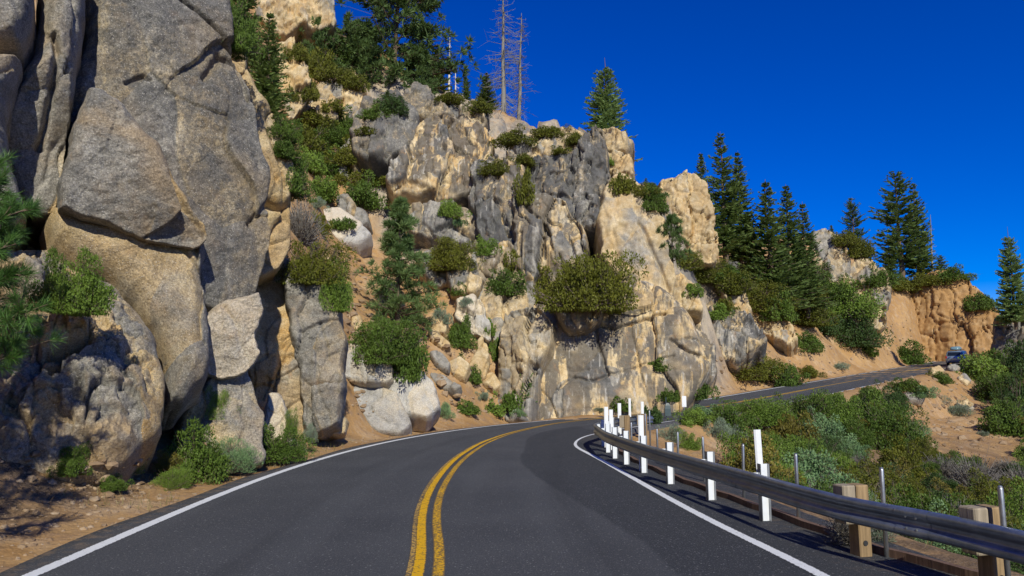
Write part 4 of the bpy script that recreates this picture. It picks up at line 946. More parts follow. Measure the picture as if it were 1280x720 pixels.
# ---- conifers
def conifer(kind, h, rad, whorls, seed, bare=.06, droop=.25, up=.25, pw=.85, gap=.12, spray=.55, wid=.16, nb=6, irregular=.25, top=0.0, bark=None, stepk=1.0):
    r = np.random.default_rng(seed); P, D, L, tint, la, lb, lr = [], [], [], [], [], [], []
    zs = bare*h + (h*.985-bare*h)*np.sort((np.arange(whorls)+r.uniform(-.3, .3, whorls)).clip(0)/whorls)
    for z in zs:
        t = z/h; side_ = r.uniform(0, 2*math.pi)
        R_ = rad*((1-t)**pw*1.02+.025)*r.uniform(1-irregular, 1+irregular*.6)
        for b in range(max(3, int(nb*(1-.35*t)))):
            if r.random() < gap: continue
            az = side_ + 2*math.pi*b/nb + r.uniform(-.4, .4); Lb = R_*r.uniform(.62, 1.08); tb = r.uniform(.15, .85)
            rise = r.uniform(-.12, .18) + .45*t; n = max(3, int(Lb/(spray*.30)*stepk))
            s = np.linspace(.16, 1, n); dr = np.array([math.cos(az), math.sin(az)])
            pts = np.c_[s[:, None]*Lb*dr, z + Lb*(rise*s - droop*s*1.1 + up*s*s)]
            tang = np.gradient(pts, axis=0) if n > 2 else np.tile([*dr, 0], (n, 1)); tang /= np.linalg.norm(tang, axis=1, keepdims=True)
            latv = np.array([-dr[1], dr[0], 0])
            for sg in (-1, 1, 0):
                dd = tang*(.75 if sg else 1.0) + sg*latv*.85 + r.normal(size=pts.shape)*.16 + np.array([0,0,-.05 if sg else .22])
                P.append(pts); D.append(dd); L.append(np.clip(spray*(1.1-.55*s), .15, 9)*r.uniform(.7, 1.2, n)*min(1.0, .35+Lb/rad*1.2)); tint.append(np.clip(.2+.55*s*r.uniform(.6, 1.2, n)+.25*(tb-.5), 0, 1))  # tint lightens outward: lit branch tips put into the needle colour
            la.append((0, 0, z)); lb.append(pts[-1]); lr.append(.012+.01*Lb)
    P, D, L, tint = np.concatenate(P), np.concatenate(D), np.concatenate(L), np.concatenate(tint)
    V, F = diamonds(P, D, L, np.maximum(L*.34, wid), r, lift=1.2)
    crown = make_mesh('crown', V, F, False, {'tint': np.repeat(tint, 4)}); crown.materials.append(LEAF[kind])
    mb = MB(); zz = np.linspace(-.6, h*(1+top), 9); mb.tube(np.c_[.02*h*perlin(np.c_[zz*.3, zz*0+seed, zz*0]), .02*h*perlin(np.c_[zz*.3, zz*0+seed+9, zz*0]), zz], np.interp(zz, [-.6, h*(1+top)], [.020*h+.03, .012]), 7)
    tv = np.concatenate(mb.V); tf = np.array([f for f in mb.F if len(f) == 4]); sv, sf = sticks(la, lb, lr, .006)
    V, F = join([(tv, tf), (sv, sf)]); trunk = make_mesh('trunk', V, F, True); trunk.materials.append(bark or BARK)
    return [('crown', crown), ('trunk', trunk)], h
def broad_pine(kind, h, rad, seed, limbs=46, bare=.18, tuft=.5, per=26, nt=9, spread=1.0, wk=.085, flat=.5, cone=False):
    """open crown of long limbs that end in tufts of needles"""
    r = np.random.default_rng(seed); P, D, L, tint, A, B, ra, rb = [], [], [], [], [], [], [], []
    for i in range(limbs):
        t = bare + (1-bare)*(i+r.uniform(0, 1))/limbs; z = t*h; az = i*2.4 + r.uniform(-.5, .5)
        prof = math.sin(min(1, (1.06-t)/(1.06-bare)*1.25)*math.pi/2)**.8
        prof = (1.05-t)/(1.05-bare) if cone else prof
        Lb = rad*prof*r.uniform(.55, 1.15); rise = r.uniform(-.05, .3) + .5*t; dr = np.array([math.cos(az), math.sin(az), rise])
        tip = np.array([0, 0, z]) + dr*Lb + np.array([0, 0, -.10*Lb]); A.append((0, 0, z)); B.append(tip); ra.append(.02*h*(1-t)*.35+.02); rb.append(.012); tb = r.uniform(.2, .8)
        for k in range(nt):
            s = r.uniform(.35, 1.05); q = np.array([0, 0, z]) + dr*Lb*s + np.array([0,0,-.10*Lb*s*s]) + r.normal(size=3)*np.array([1, 1, flat])*Lb*.16*spread
            A.append(np.array([0, 0, z]) + dr*Lb*s*.8); B.append(q); ra.append(.014); rb.append(.006)
            n = r.normal(size=(per, 3)); n += dr*np.array([.8, .8, .8]) + np.array([0, 0, .55]); n /= np.linalg.norm(n, axis=1, keepdims=True)
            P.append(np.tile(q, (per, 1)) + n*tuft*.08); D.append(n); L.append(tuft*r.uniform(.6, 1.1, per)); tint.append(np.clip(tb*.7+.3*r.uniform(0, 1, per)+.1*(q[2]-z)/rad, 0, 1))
    P, D, L, tint = np.concatenate(P), np.concatenate(D), np.concatenate(L), np.concatenate(tint)
    V, F = diamonds(P, D, L, np.full(len(L), wk*tuft*2), r)
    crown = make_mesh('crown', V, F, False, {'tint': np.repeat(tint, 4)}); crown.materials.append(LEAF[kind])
    mb = MB(); zz = np.linspace(-.6, h, 10); mb.tube(np.c_[.03*h*perlin(np.c_[zz*.2, zz*0+seed, zz*0]), .03*h*perlin(np.c_[zz*.2, zz*0+seed+9, zz*0]), zz], np.interp(zz, [-.6, h], [.018*h+.04, .02]), 8)
    tv = np.concatenate(mb.V); tf = np.array([f for f in mb.F if len(f) == 4]); V, F = join([(tv, tf), sticks(A, B, np.array(ra), np.array(rb))])
    trunk = make_mesh('trunk', V, F, True); trunk.materials.append(BARK); return [('crown', crown), ('trunk', trunk)], h
def snag(h, seed, n=170, mat=None, rad=1.3, bare=.04, low=True, lean=0.0):
    r = np.random.default_rng(seed); A, B, ra, rb = [], [], [], []; zz = np.linspace(-.6, h, 12)
    cx = lambda z: lean*z + .012*h*perlin(np.c_[np.atleast_1d(z)*.4, np.full(np.size(z), seed*1.7), np.zeros(np.size(z))])
    for i in range(n):
        t = bare+(.97-bare)*r.uniform(0, 1)**(1.1); z = t*h; az = r.uniform(0, 6.28); Lb = rad*(1-t)**.55*r.uniform(.35, 1.1)+.1
        d = np.array([math.cos(az), math.sin(az), r.uniform(-.7, .15) - (.45 if t < .25 and low else 0)]); a = np.array([float(cx(z)[0]), 0, z]); e = a + d*Lb + np.array([0, 0, .12*Lb])
        A.append(a); B.append(e); ra.append(.022); rb.append(.007)
        for k in range(3):
            s = r.uniform(.35, .95); q = a + (e-a)*s; A.append(q); B.append(q + r.normal(size=3)*Lb*.22 + (e-a)*.15); ra.append(.010); rb.append(.005)
    mb = MB(); mb.tube(np.c_[cx(zz), zz*0, zz], np.interp(zz, [-.6, h], [.017*h+.03, .018]), 7); tv = np.concatenate(mb.V); tf = np.array([f for f in mb.F if len(f) == 4])
    bm_ = make_mesh('branches', *sticks(A, B, np.array(ra), np.array(rb)), False); tm_ = make_mesh('trunk', tv, tf, True)
    for x in (bm_, tm_): x.materials.append(mat or GREYWOOD)
    return [('branches', bm_), ('trunk', tm_)], h
FIRS = {
 'dense': conifer('fir', 6.2, 1.5, 40, 1, bare=.03, gap=.03, spray=.42, wid=.085, nb=8, irregular=.15),
 'tall': conifer('fir', 12, 2.3, 52, 2, bare=.08, gap=.06, spray=.68, wid=.15, nb=8),
 'ragged': conifer('fir', 12, 2.5, 46, 3, bare=.10, gap=.15, spray=.70, wid=.16, nb=8, irregular=.4),
 'full': conifer('blue', 9, 2.2, 46, 4, bare=.02, gap=.05, spray=.60, wid=.15, nb=9, top=.10, pw=.62),
 'cone': conifer('fir', 5, 1.4, 32, 5, bare=.03, gap=.04, spray=.46, wid=.11, nb=8),
 'little': conifer('sapling', 2.2, .55, 20, 6, bare=.02, gap=.06, spray=.22, wid=.045, nb=7),
 'open': conifer('pine', 12, 3.0, 36, 7, bare=.14, gap=.18, spray=.80, wid=.18, nb=7, irregular=.45, droop=.15, up=.3, pw=.6),
}
PINES = {
 'large': broad_pine('pine', 13, 4.6, 21, limbs=78, bare=.06, tuft=.50, per=28, nt=15, flat=.34),
 'round': broad_pine('pine', 7, 3.0, 22, limbs=60, bare=.06, tuft=.42, per=26, nt=12),
 'young': broad_pine('blue', 6.2, 2.2, 23, limbs=56, bare=.04, tuft=.32, per=30, nt=12, wk=.05, cone=True),
 'ridge': broad_pine('pine', 6, 2.1, 24, limbs=26, bare=.22, tuft=.55, per=20, nt=8),
 'bushy': broad_pine('pine', 2.6, 1.1, 25, limbs=26, bare=.05, tuft=.30, per=22, nt=8, wk=.07),
}
def tree(proto, px, pyb, pyt, label, Y=None, wk=1.0, name='fir_tree', cat='tree', group=None, dY=0.6, lean=0.0):
    parts, h = proto
    q = land(px, pyb) if Y is None else at(px, pyb, Y)
    if q is None: q = at(px, pyb, 70)
    q = q + np.array([q[0]/q[1]*dY, dY, 0])
    tall = at(px, pyt, q[1])[2] - q[2]; s = tall/h
    o = plant(parts, name, label, cat, q, (s*wk, s*wk, s), _rs.uniform(0, 6.28), group); o.rotation_euler.y = lean; return o
T = FIRS
tree(T['dense'], 332,150,14,'dense dark fir with drooping layers behind the left cliff', wk=1.0)
tree(T['cone'], 302,84,-46,'dark fir rising out of the frame behind the left cliff', wk=.9, Y=42)
tree(T['cone'], 268,40,-70,'dark fir at the top edge beside the upper right corner of the left cliff', wk=.8, Y=41)
tree(PINES['large'], 492,138,-78,'largest broad pine on the skyline, with long layered limbs', name='pine_tree', wk=1.0, Y=57)
tree(PINES['round'], 450,128,34,'bushy pine leaning out left of the largest pine', name='pine_tree', wk=1.05, Y=55)
tree(PINES['round'], 522,130,62,'low pine crown filling the right foot of the largest pine', name='pine_tree', wk=.9, Y=56)
tree(T['cone'], 545,124,54,'pointed cone shaped fir right of the largest pine', wk=1.1, Y=60)
tree(T['cone'], 582,128,93,'smallest pointed fir on the crest left of the dead trees', wk=.9, Y=64)
tree(T['cone'], 608,134,90,'small dark fir touching the dead trees', wk=1.25, Y=63)
tree(T['cone'], 484,140,112,'little fir in front of the dark grey dome', wk=1.2)
tree(PINES['bushy'], 398,98,26,'thin open pine left of the large pine', name='pine_tree', wk=.62)
tree(PINES['bushy'], 380,60,2,'thin pine at the top edge over the tan ridge outcrop', name='pine_tree', wk=.7)
tree(T['full'], 758,205,84,'full rounded fir with a dead spike top behind the summit block', wk=1.18, Y=52)
tree(T['tall'], 783,226,172,'slim fir at the right shoulder of the full rounded fir', wk=1.1, Y=53)
tree(T['cone'], 808,246,222,'tiny fir on the crest left of the square buttress', wk=1.0)
tree(T['cone'], 853,230,216,'tiny fir on top of the square cream buttress', wk=1.1, Y=56)
tree(PINES['bushy'], 816,268,232,'small bushy pine by the square cream buttress', name='pine_tree', wk=1.1)
tree(PINES['bushy'], 841,332,272,'slender little pine between the cream dome and the square buttress', name='pine_tree', wk=.75)
tree(T['tall'], 880,326,190,'leftmost fir of the group behind the square buttress', wk=1.02, Y=66)
tree(T['ragged'], 907,330,164,'tallest fir of the group behind the square buttress', wk=1.02, Y=67)
tree(T['tall'], 928,332,188,'rightmost fir of the group behind the square buttress', wk=1.02, Y=68)
tree(T['cone'], 938,352,262,'short fir in the gap between the two fir groups', wk=0.86, Y=68)
tree(T['dense'], 965,388,224,'largest fir of the clump on the right slope', wk=1.08, Y=66)
tree(T['tall'], 990,386,230,'tall thin fir in the middle of the clump on the right slope', wk=1.23, Y=68)
tree(T['dense'], 1010,384,252,'fir at the right edge of the clump, close to the ridge pillars', wk=0.92, Y=69)
tree(T['open'], 1069,322,246,'single open pine on the ridge above the fluted rock', name='pine_tree', wk=1.00, Y=88)
tree(T['cone'], 1040,302,281,'tiny fir on the ridge left of the single open pine', wk=1.18, Y=88)
tree(T['open'], 1128,352,214,'tallest open fir on the right skyline', wk=1.18, Y=98)
tree(T['ragged'], 1150,352,228,'second tall fir close behind the tallest open fir', wk=1.08, Y=99)
tree(T['cone'], 1112,350,308,'short fir at the foot of the tallest open fir', wk=1.29, Y=97)
tree(T['cone'], 1178,352,318,'small fir right of the tall skyline firs', wk=1.61, Y=99)
tree(T['full'], 1270,404,294,'dark fir above the outcrop at the right edge', wk=0.88, Y=70)
tree(PINES['young'], 497,425,252,'young blue green pine standing on the loose slope', name='pine_tree', wk=1.0)
tree(T['little'], 656,508,446,'small layered fir at the left foot of the cliff wall', wk=.95)
tree(T['little'], 576,470,435,'tiny bluish fir among the stones of the loose slope', wk=.9)
tree(T['little'], 575+57,512,470,'tiny fir left of the small layered fir', wk=.9)
tree(snag(12, 31, 260, rad=1.8), 629,156,-30,'taller of the two grey dead trees on the crest', name='dead_tree', cat='dead tree', Y=56)
tree(snag(9, 32, 190, rad=1.3), 648,157,18,'shorter grey dead tree, right of the taller one', name='dead_tree', cat='dead tree', Y=56.5, lean=.04)
tree(snag(6, 33, 22, PALEWOOD, .5, .3, False, .05), 561,122,40,'bleached white leaning dead trunk beside the cone shaped fir', name='dead_tree', cat='dead tree', Y=62)
tree(snag(3, 34, 14, PALEWOOD, .35, .2, False), 569,122,82,'short white dead trunk next to the bleached leaning one', name='dead_tree', cat='dead tree', Y=62)
tree(snag(7, 35, 26, None, .5, .2, False), 1166,352,266,'leaning bare trunk right of the tall skyline firs', name='dead_tree', cat='dead tree', Y=98, lean=-.12)

# ---- the young pine at the left edge: long needles close to the lens
def needle_pine(seed):
    r = np.random.default_rng(seed); A, B, P, D, tint = [], [], [], [], []
    for i in range(38):
        z = .05 + 2.2*(i+r.uniform(0, 1))/38; az = i*2.4+r.uniform(-.4, .4); Lb = (1.0*(1-(z/2.6)**1.6)+.25)*r.uniform(.75, 1.1); d = np.array([math.cos(az), math.sin(az), .35]); d /= np.linalg.norm(d)
        a = np.array([0, 0, z]); e = a+d*Lb; A.append(a); B.append(e); tb = r.uniform(.2, .8)
        for k in range(11):
            s = r.uniform(.3, 1.0); q = a+d*Lb*s; e2 = q + (d*.7+r.normal(size=3)*.55)*.20*r.uniform(.5, 1); A.append(q); B.append(e2)
            n = 120; v = r.normal(size=(n, 3))*.75 + (e2-q)/np.linalg.norm(e2-q)*1.2 + np.array([0, 0, .25]); P.append(q + (e2-q)*r.uniform(.3, 1.0, (n, 1))); D.append(v); tint.append(np.clip(tb+r.uniform(-.25, .25, n), 0, 1))
    P, D, tint = np.concatenate(P), np.concatenate(D), np.concatenate(tint); V, F = diamonds(P, D, r.uniform(.10, .19, len(P)), np.full(len(P), .0055), r)
    crown = make_mesh('crown', V, F, False, {'tint': np.repeat(tint, 4)}); crown.materials.append(LEAF['sapling'])
    mb = MB(); mb.tube([(0,0,-.5),(0.02,0,.8),(0,0.02,2.3)], [.06,.045,.012], 8); tv = np.concatenate(mb.V); tf = np.array([f for f in mb.F if len(f) == 4])
    V, F = join([(tv, tf), sticks(A, B, .012, .005)]); tk = make_mesh('trunk', V, F, True); tk.materials.append(BARK); return [('crown', crown), ('trunk', tk)]
q = at(-80, 482, 8.4)
NP_ = needle_pine(3)
plant(NP_, 'pine_tree', 'young long needled pine leaning in at the left edge', 'tree', q, (.95, .95, 1.12), .4)
plant(NP_, 'pine_tree', 'pine standing just outside the left edge, its shadow on the rock', 'tree', np.array([-6.05, 5.7, .2]), (1.0, 1.0, 2.25), 1.0)
# ------------------------------------------------------------------ guardrail
GALV = NT('galvanised_steel'); _p = GALV.pos(); _n = GALV.noise(_p, 7, 6, .7)
GALV.bsdf(GALV.mix(GALV.ramp(_n, .35, .7), (.30,.31,.32), (.44,.45,.46)), GALV.ramp(GALV.noise(_p, 3, 4), .3, .7, .30, .48), GALV.bump(GALV.noise(_p, 40, 3), .1, .004), metallic=.85, spec=.5); GALV = GALV.m
m = NT('weathered_rail_steel'); _p = m.pos(); _n = m.noise(_p, 5, 6, .7)
_c = m.mix(m.ramp(_n, .35, .7), (.20,.23,.27), (.31,.345,.39)); _c = m.mix(m.math('MULTIPLY', m.ramp(m.noise(m.mapping(_p, (1,1,9)), 1.6, 5, .7), .52, .70), .35), _c, (.12,.10,.085))
m.bsdf(_c, m.ramp(_n, .3, .7, .28, .44), m.bump(m.noise(_p, 60, 3), .12, .004), metallic=.75, spec=.5); RAILM = m.m
LITSTEEL = simple('sunlit_post_steel', (.66,.69,.73), .5, var=.12, scale=9)  # sunlit look of the galvanised post webs put into a near-white colour
WHITEPLASTIC = simple('white_marker_plastic', (.70,.72,.74), .5, var=.10, scale=9)
def wood_mat(name, col):
    m = NT(name); p = m.pos(); g = m.noise(m.mapping(p, (26,26,1.6)), 1.0, 6, .65, .6); k = m.noise(p, 5, 4)
    c = m.mix(m.ramp(g, .3, .7), tuple(x*.62 for x in col), tuple(x*1.12 for x in col)); c = m.mix(m.math('MULTIPLY', m.ramp(k, .5, .7), .4), c, tuple(x*.55 for x in col))
    m.bsdf(c, .88, m.bump(g, .5, .01), spec=.2); return m.m
WOOD = wood_mat('weathered_timber', (.31,.215,.115)); WOODTOP = wood_mat('greyed_timber', (.33,.275,.20)); CURBWOOD = wood_mat('dark_timber', (.16,.10,.07))
BLACK = simple('black_rubber', (.025,.025,.025), .7, var=.1)


posts = [(4.35, 4.15, 'wood'), (*g2(1236,741), 'wood'), (*g2(1070,694), 'wood')] + [(*g2(*q), 'steel') for q in ((957,651),(889,625),(838,605),(805,591),(783,580.5),(769,573))] + [(2.36,18.0,'steel'),(2.46,19.7,'steel'),(2.92,21.2,'steel'),(3.5,22.6,'wood'),(4.25,23.8,'wood')]
posts = [(5.1,1.2,'wood'),(4.8,2.65,'wood')] + posts
PP = spline(np.array([(5.5,-.5,0)] + [(a, b, 0) for a, b, _ in posts] + [(5.0,24.8,0)]), 12)[:, :2]
TAN = np.gradient(PP, axis=0); TAN /= np.linalg.norm(TAN, axis=1, keepdims=True); NRM = np.c_[-TAN[:, 1], TAN[:, 0]]      # towards the road
RAILOFF, RZ0, RH = .21, .355, .245
rail = thing('guardrail', 'long steel guardrail curving round the inside of the bend', 'guardrail', (PP[30, 0], PP[30, 1], 0))
RO = np.array(rail.location)
prof = [(-.012,1.0),(.012,.985),(.040,.93),(.048,.86),(.046,.74),(.030,.66),(.006,.60),(0,.55),(0,.45),(.006,.40),(.030,.34),(.046,.26),(.048,.14),(.040,.07),(.012,.015),(-.012,0)]
V, F = [], []
for p_, n_ in zip(PP, NRM):
    for k in range(2):
        for a_, z_ in (prof if k == 0 else prof[::-1]):
            o_ = RAILOFF + a_ - (.004 if k else 0); V.append((p_[0]+n_[0]*o_-RO[0], p_[1]+n_[1]*o_-RO[1], RZ0+RH*z_))
k_ = 2*len(prof)
for i in range(len(PP)-1):
    for j in range(k_): F.append((i*k_+j, i*k_+(j+1)%k_, (i+1)*k_+(j+1)%k_, (i+1)*k_+j))
F = np.array(F)[:, ::-1]
beam = link('rail_beam', make_mesh('rail_beam', V, F, True), RAILM, rail)
seg = np.concatenate([[0], np.cumsum(np.linalg.norm(np.diff(PP, axis=0), axis=1))]); s_ = 1.2
while s_ < seg[-1]-.5:                                    # splice bolts on the beam
    i = int(np.searchsorted(seg, s_)); mb = MB()
    for dz in (.30, .70):
        for ds in (-.05, .05):
            c = PP[i] + NRM[i]*(RAILOFF+.034) + TAN[i]*ds; mb.tube([(c[0]-RO[0], c[1]-RO[1], RZ0+RH*dz), (c[0]+NRM[i,0]*.02-RO[0], c[1]+NRM[i,1]*.02-RO[1], RZ0+RH*dz)], .009, 6)
    mb.build('bolts', GALV, beam)
    V, F = [], []                                          # the overlapping end of the next panel
    for q_ in range(6):
        f_ = (seg[i]+.16-.064*q_); c = np.array([np.interp(f_, seg, PP[:, 0]), np.interp(f_, seg, PP[:, 1])])
        for k in range(2):
            for a_, z_ in (prof if k == 0 else prof[::-1]):
                o_ = RAILOFF + a_ + (.006 if k == 0 else -.006); V.append((c[0]+NRM[i,0]*o_-RO[0], c[1]+NRM[i,1]*o_-RO[1], RZ0+RH*z_*(1.012)-.0015))
    F = [(a*k_+j, (a+1)*k_+j, (a+1)*k_+(j+1)%k_, a*k_+(j+1)%k_)[::1] for a in range(5) for j in range(k_)]
    link('splice_plate', make_mesh('splice_plate', V, np.array(F), True), RAILM, beam); s_ += 3.05
for x, y, kind in posts:
    i = int(((PP-np.array([x, y]))**2).sum(1).argmin()); t, n = TAN[i], NRM[i]; R3 = np.array([[n[0], t[0], 0],[n[1], t[1], 0],[0,0,1]])
    base = np.array([x, y, 0]) - RO; N3 = np.array([n[0], n[1], 0]); T3 = np.array([t[0], t[1], 0])
    if kind == 'steel':
        mb = MB(); mb.box(base+N3*0+[0,0,.20], (.105,.008,.98), R3); web = mb.build('post', LITSTEEL, rail)
        mb = MB(); mb.box(base+N3*.056+[0,0,.20], (.008,.085,.985), R3); mb.box(base-N3*.056+[0,0,.20], (.008,.085,.985), R3); mb.build('flange', GALV, web)
        mb = MB(); mb.box(base+N3*.115+[0,0,.465], (.095,.008,.24), R3); bl = mb.build('spacer_block', LITSTEEL, rail)
        mb = MB(); mb.box(base+N3*.068+[0,0,.465], (.007,.08,.245), R3); mb.box(base+N3*.166+[0,0,.465], (.007,.08,.245), R3); mb.build('flange', GALV, bl)
    else:
        mb = MB(); mb.box(base-N3*.06+[0,0,.11], (.140,.165,1.15), R3, .012); po = mb.build('post', WOOD, rail); po['label'] = 'square timber post'
        mb = MB(); mb.box(base+N3*.094+[0,0,.50], (.150,.160,.37), R3, .012); mb.build('spacer_block', WOODTOP, rail)
        mb = MB(); c = base-T3*.084+[0,0,.13]-N3*.05; mb.tube([c, c-T3*.006], .026, 14); mb.build('bolt_hole', BLACK, po)
# timber board along the edge of the asphalt
i0, i1 = 6, int((PP[:, 1] < 21).sum()); mb = MB(); rings = []
for i in range(i0, i1, 3):
    c = PP[i] - NRM[i]*(.30+.03*math.sin(i*.7)); n = NRM[i]
    rings.append([(c[0]+n[0]*a, c[1]+n[1]*a, z) for a, z in ((-.045,-.2),(.045,-.2),(.045,.075),(-.045,.07))])
mb.loft(rings); o = mb.build('timber_kerb', CURBWOOD); tag(o, 'dark timber board on edge along the asphalt behind the guardrail', 'kerb board')

# ------------------------------------------------------------------ white markers and thin poles behind the rail
def marker(px, ptop, base, label, wpx=8, lean=0.0, group=None):
    top = at(px, ptop, base[1]); h = top[2]; wd = wpx*base[1]/FPX
    root = thing('delineator_post', label, 'marker post', (base[0], base[1], 0), group); root.rotation_euler.y = lean
    mb = MB(); mb.loft([[(-wd/2, -.004, z), (-wd/4, -.016, z), (wd/4, -.016, z), (wd/2, -.004, z), (wd/2, .006, z), (-wd/2, .006, z)] for z in (-.3, h*.5, h)]); mb.build('blade', WHITEPLASTIC, root)
    mb = MB(); mb.box((0, .018, h*.4), (wd*.35, .02, h*.8)); mb.build('stake', GALV, root)
def gp(px, py): q = ground(px, py); return q
marker(941,537, (3.16,9.35), 'nearest tall white marker blade behind the guardrail', 8.5, -.03)
marker(796,519, (2.52,14.3), 'tall white marker blade in the middle of the guardrail run', 6.5)
marker(750.5,508.5, (2.50,19.4), 'first of two overlapping white blades at the far left turn of the guardrail', 5)
marker(756,512, (2.53,18.7), 'lower of two overlapping white blades at the far left turn of the guardrail', 5)
marker(771,504, (3.62,24.6), 'white marker blade above the timber blocks at the far end of the guardrail', 4.2)
marker(801,502, (4.5,25.2), 'white marker blade right of the timber blocks at the far end', 3.6)
marker(785.5,498, (4.6,28.5), 'thin white marker blade farthest along the bend', 3)
def pole(px, ptop, base, label, r_=.022, group='thin steel poles behind the guardrail', z0=0):
    h = at(px, ptop, base[1])[2]-z0; root = thing('steel_pole', label, 'pole', (base[0], base[1], z0), group); root.rotation_euler.y = _rs.uniform(-.02, .02)
    mb = MB(); mb.tube([(0,0,-.5),(0,0,h-.02),(0,0,h)], [r_, r_, r_*.7], 10); mb.build('pole_tube', GALV, root, smooth=True)
    mb = MB(); mb.tube([(0,0,h-.004),(0,0,h+.006)], [r_*.9, r_*.5], 10); mb.build('cap', GALV, root)
for px, py, z, lb in ((1243,608,5.95,'thin steel pole nearest the right edge of the frame'),(1097,585,7.35,'thin steel pole between the two large timber posts'),(992,567,9.1,'thin steel pole right of the nearest tall white blade'),
                      (926,555,11.0,'thin steel pole left of the nearest tall white blade'),(878,546,12.8,'thin steel pole above the third white post of the guardrail'),(846,540,14.6,'thin steel pole fifth along the guardrail'),(821,536,16.4,'thin steel pole sixth along the guardrail'),
                      (812,513,19.0,'taller thin pole right of the timber blocks'),(806,517,20.5,'thin pole just left of the taller thin pole'),(789,528,17.5,'short thin pole left of the middle white blade')):
    q = at(px, 520, z); pole(px, py, (q[0], z), lb)
# small marker by the far road and the dark post next to it
q = land(855,520); q = np.array(at(855,514,35)) if q is None else q
root = thing('roadside_marker', 'small white paddle on a thin post at the inner edge of the far road', 'marker post', tuple(at(855.5,517,33)))
k_ = 33/FPX; mb = MB(); mb.tube([(0,0,-.8),(0,0,20*k_)], .02, 8); mb.build('post', GALV, root); mb = MB(); mb.loft([[(-2.6*k_, -.03, z), (2.6*k_, -.03, z), (2.6*k_, -.012, z), (-2.6*k_, -.012, z)] for z in (8*k_, 10*k_, 20*k_, 21.5*k_)]); mb.build('paddle', WHITEPLASTIC, root)
DARKM = simple('dark_painted_metal', (.05,.075,.08), .45, var=.2)
root = thing('utility_marker', 'dark squat metal marker with a thin stake beside the far road', 'marker post', tuple(at(834.5,514,31)))
k_ = 31/FPX; mb = MB(); mb.loft([[(-3.6*k_*s, -.07*s, z*k_), (3.6*k_*s, -.07*s, z*k_), (3.6*k_*s, .07*s, z*k_), (-3.6*k_*s, .07*s, z*k_)] for s, z in ((1,-6),(1,3),(.8,7),(.45,10))]); mb.build('housing', DARKM, root)
mb = MB(); mb.tube([(-1.6*k_,.02,-.5),(-1.6*k_,.02,17*k_)], .022, 8); mb.build('stake', DARKM, root)

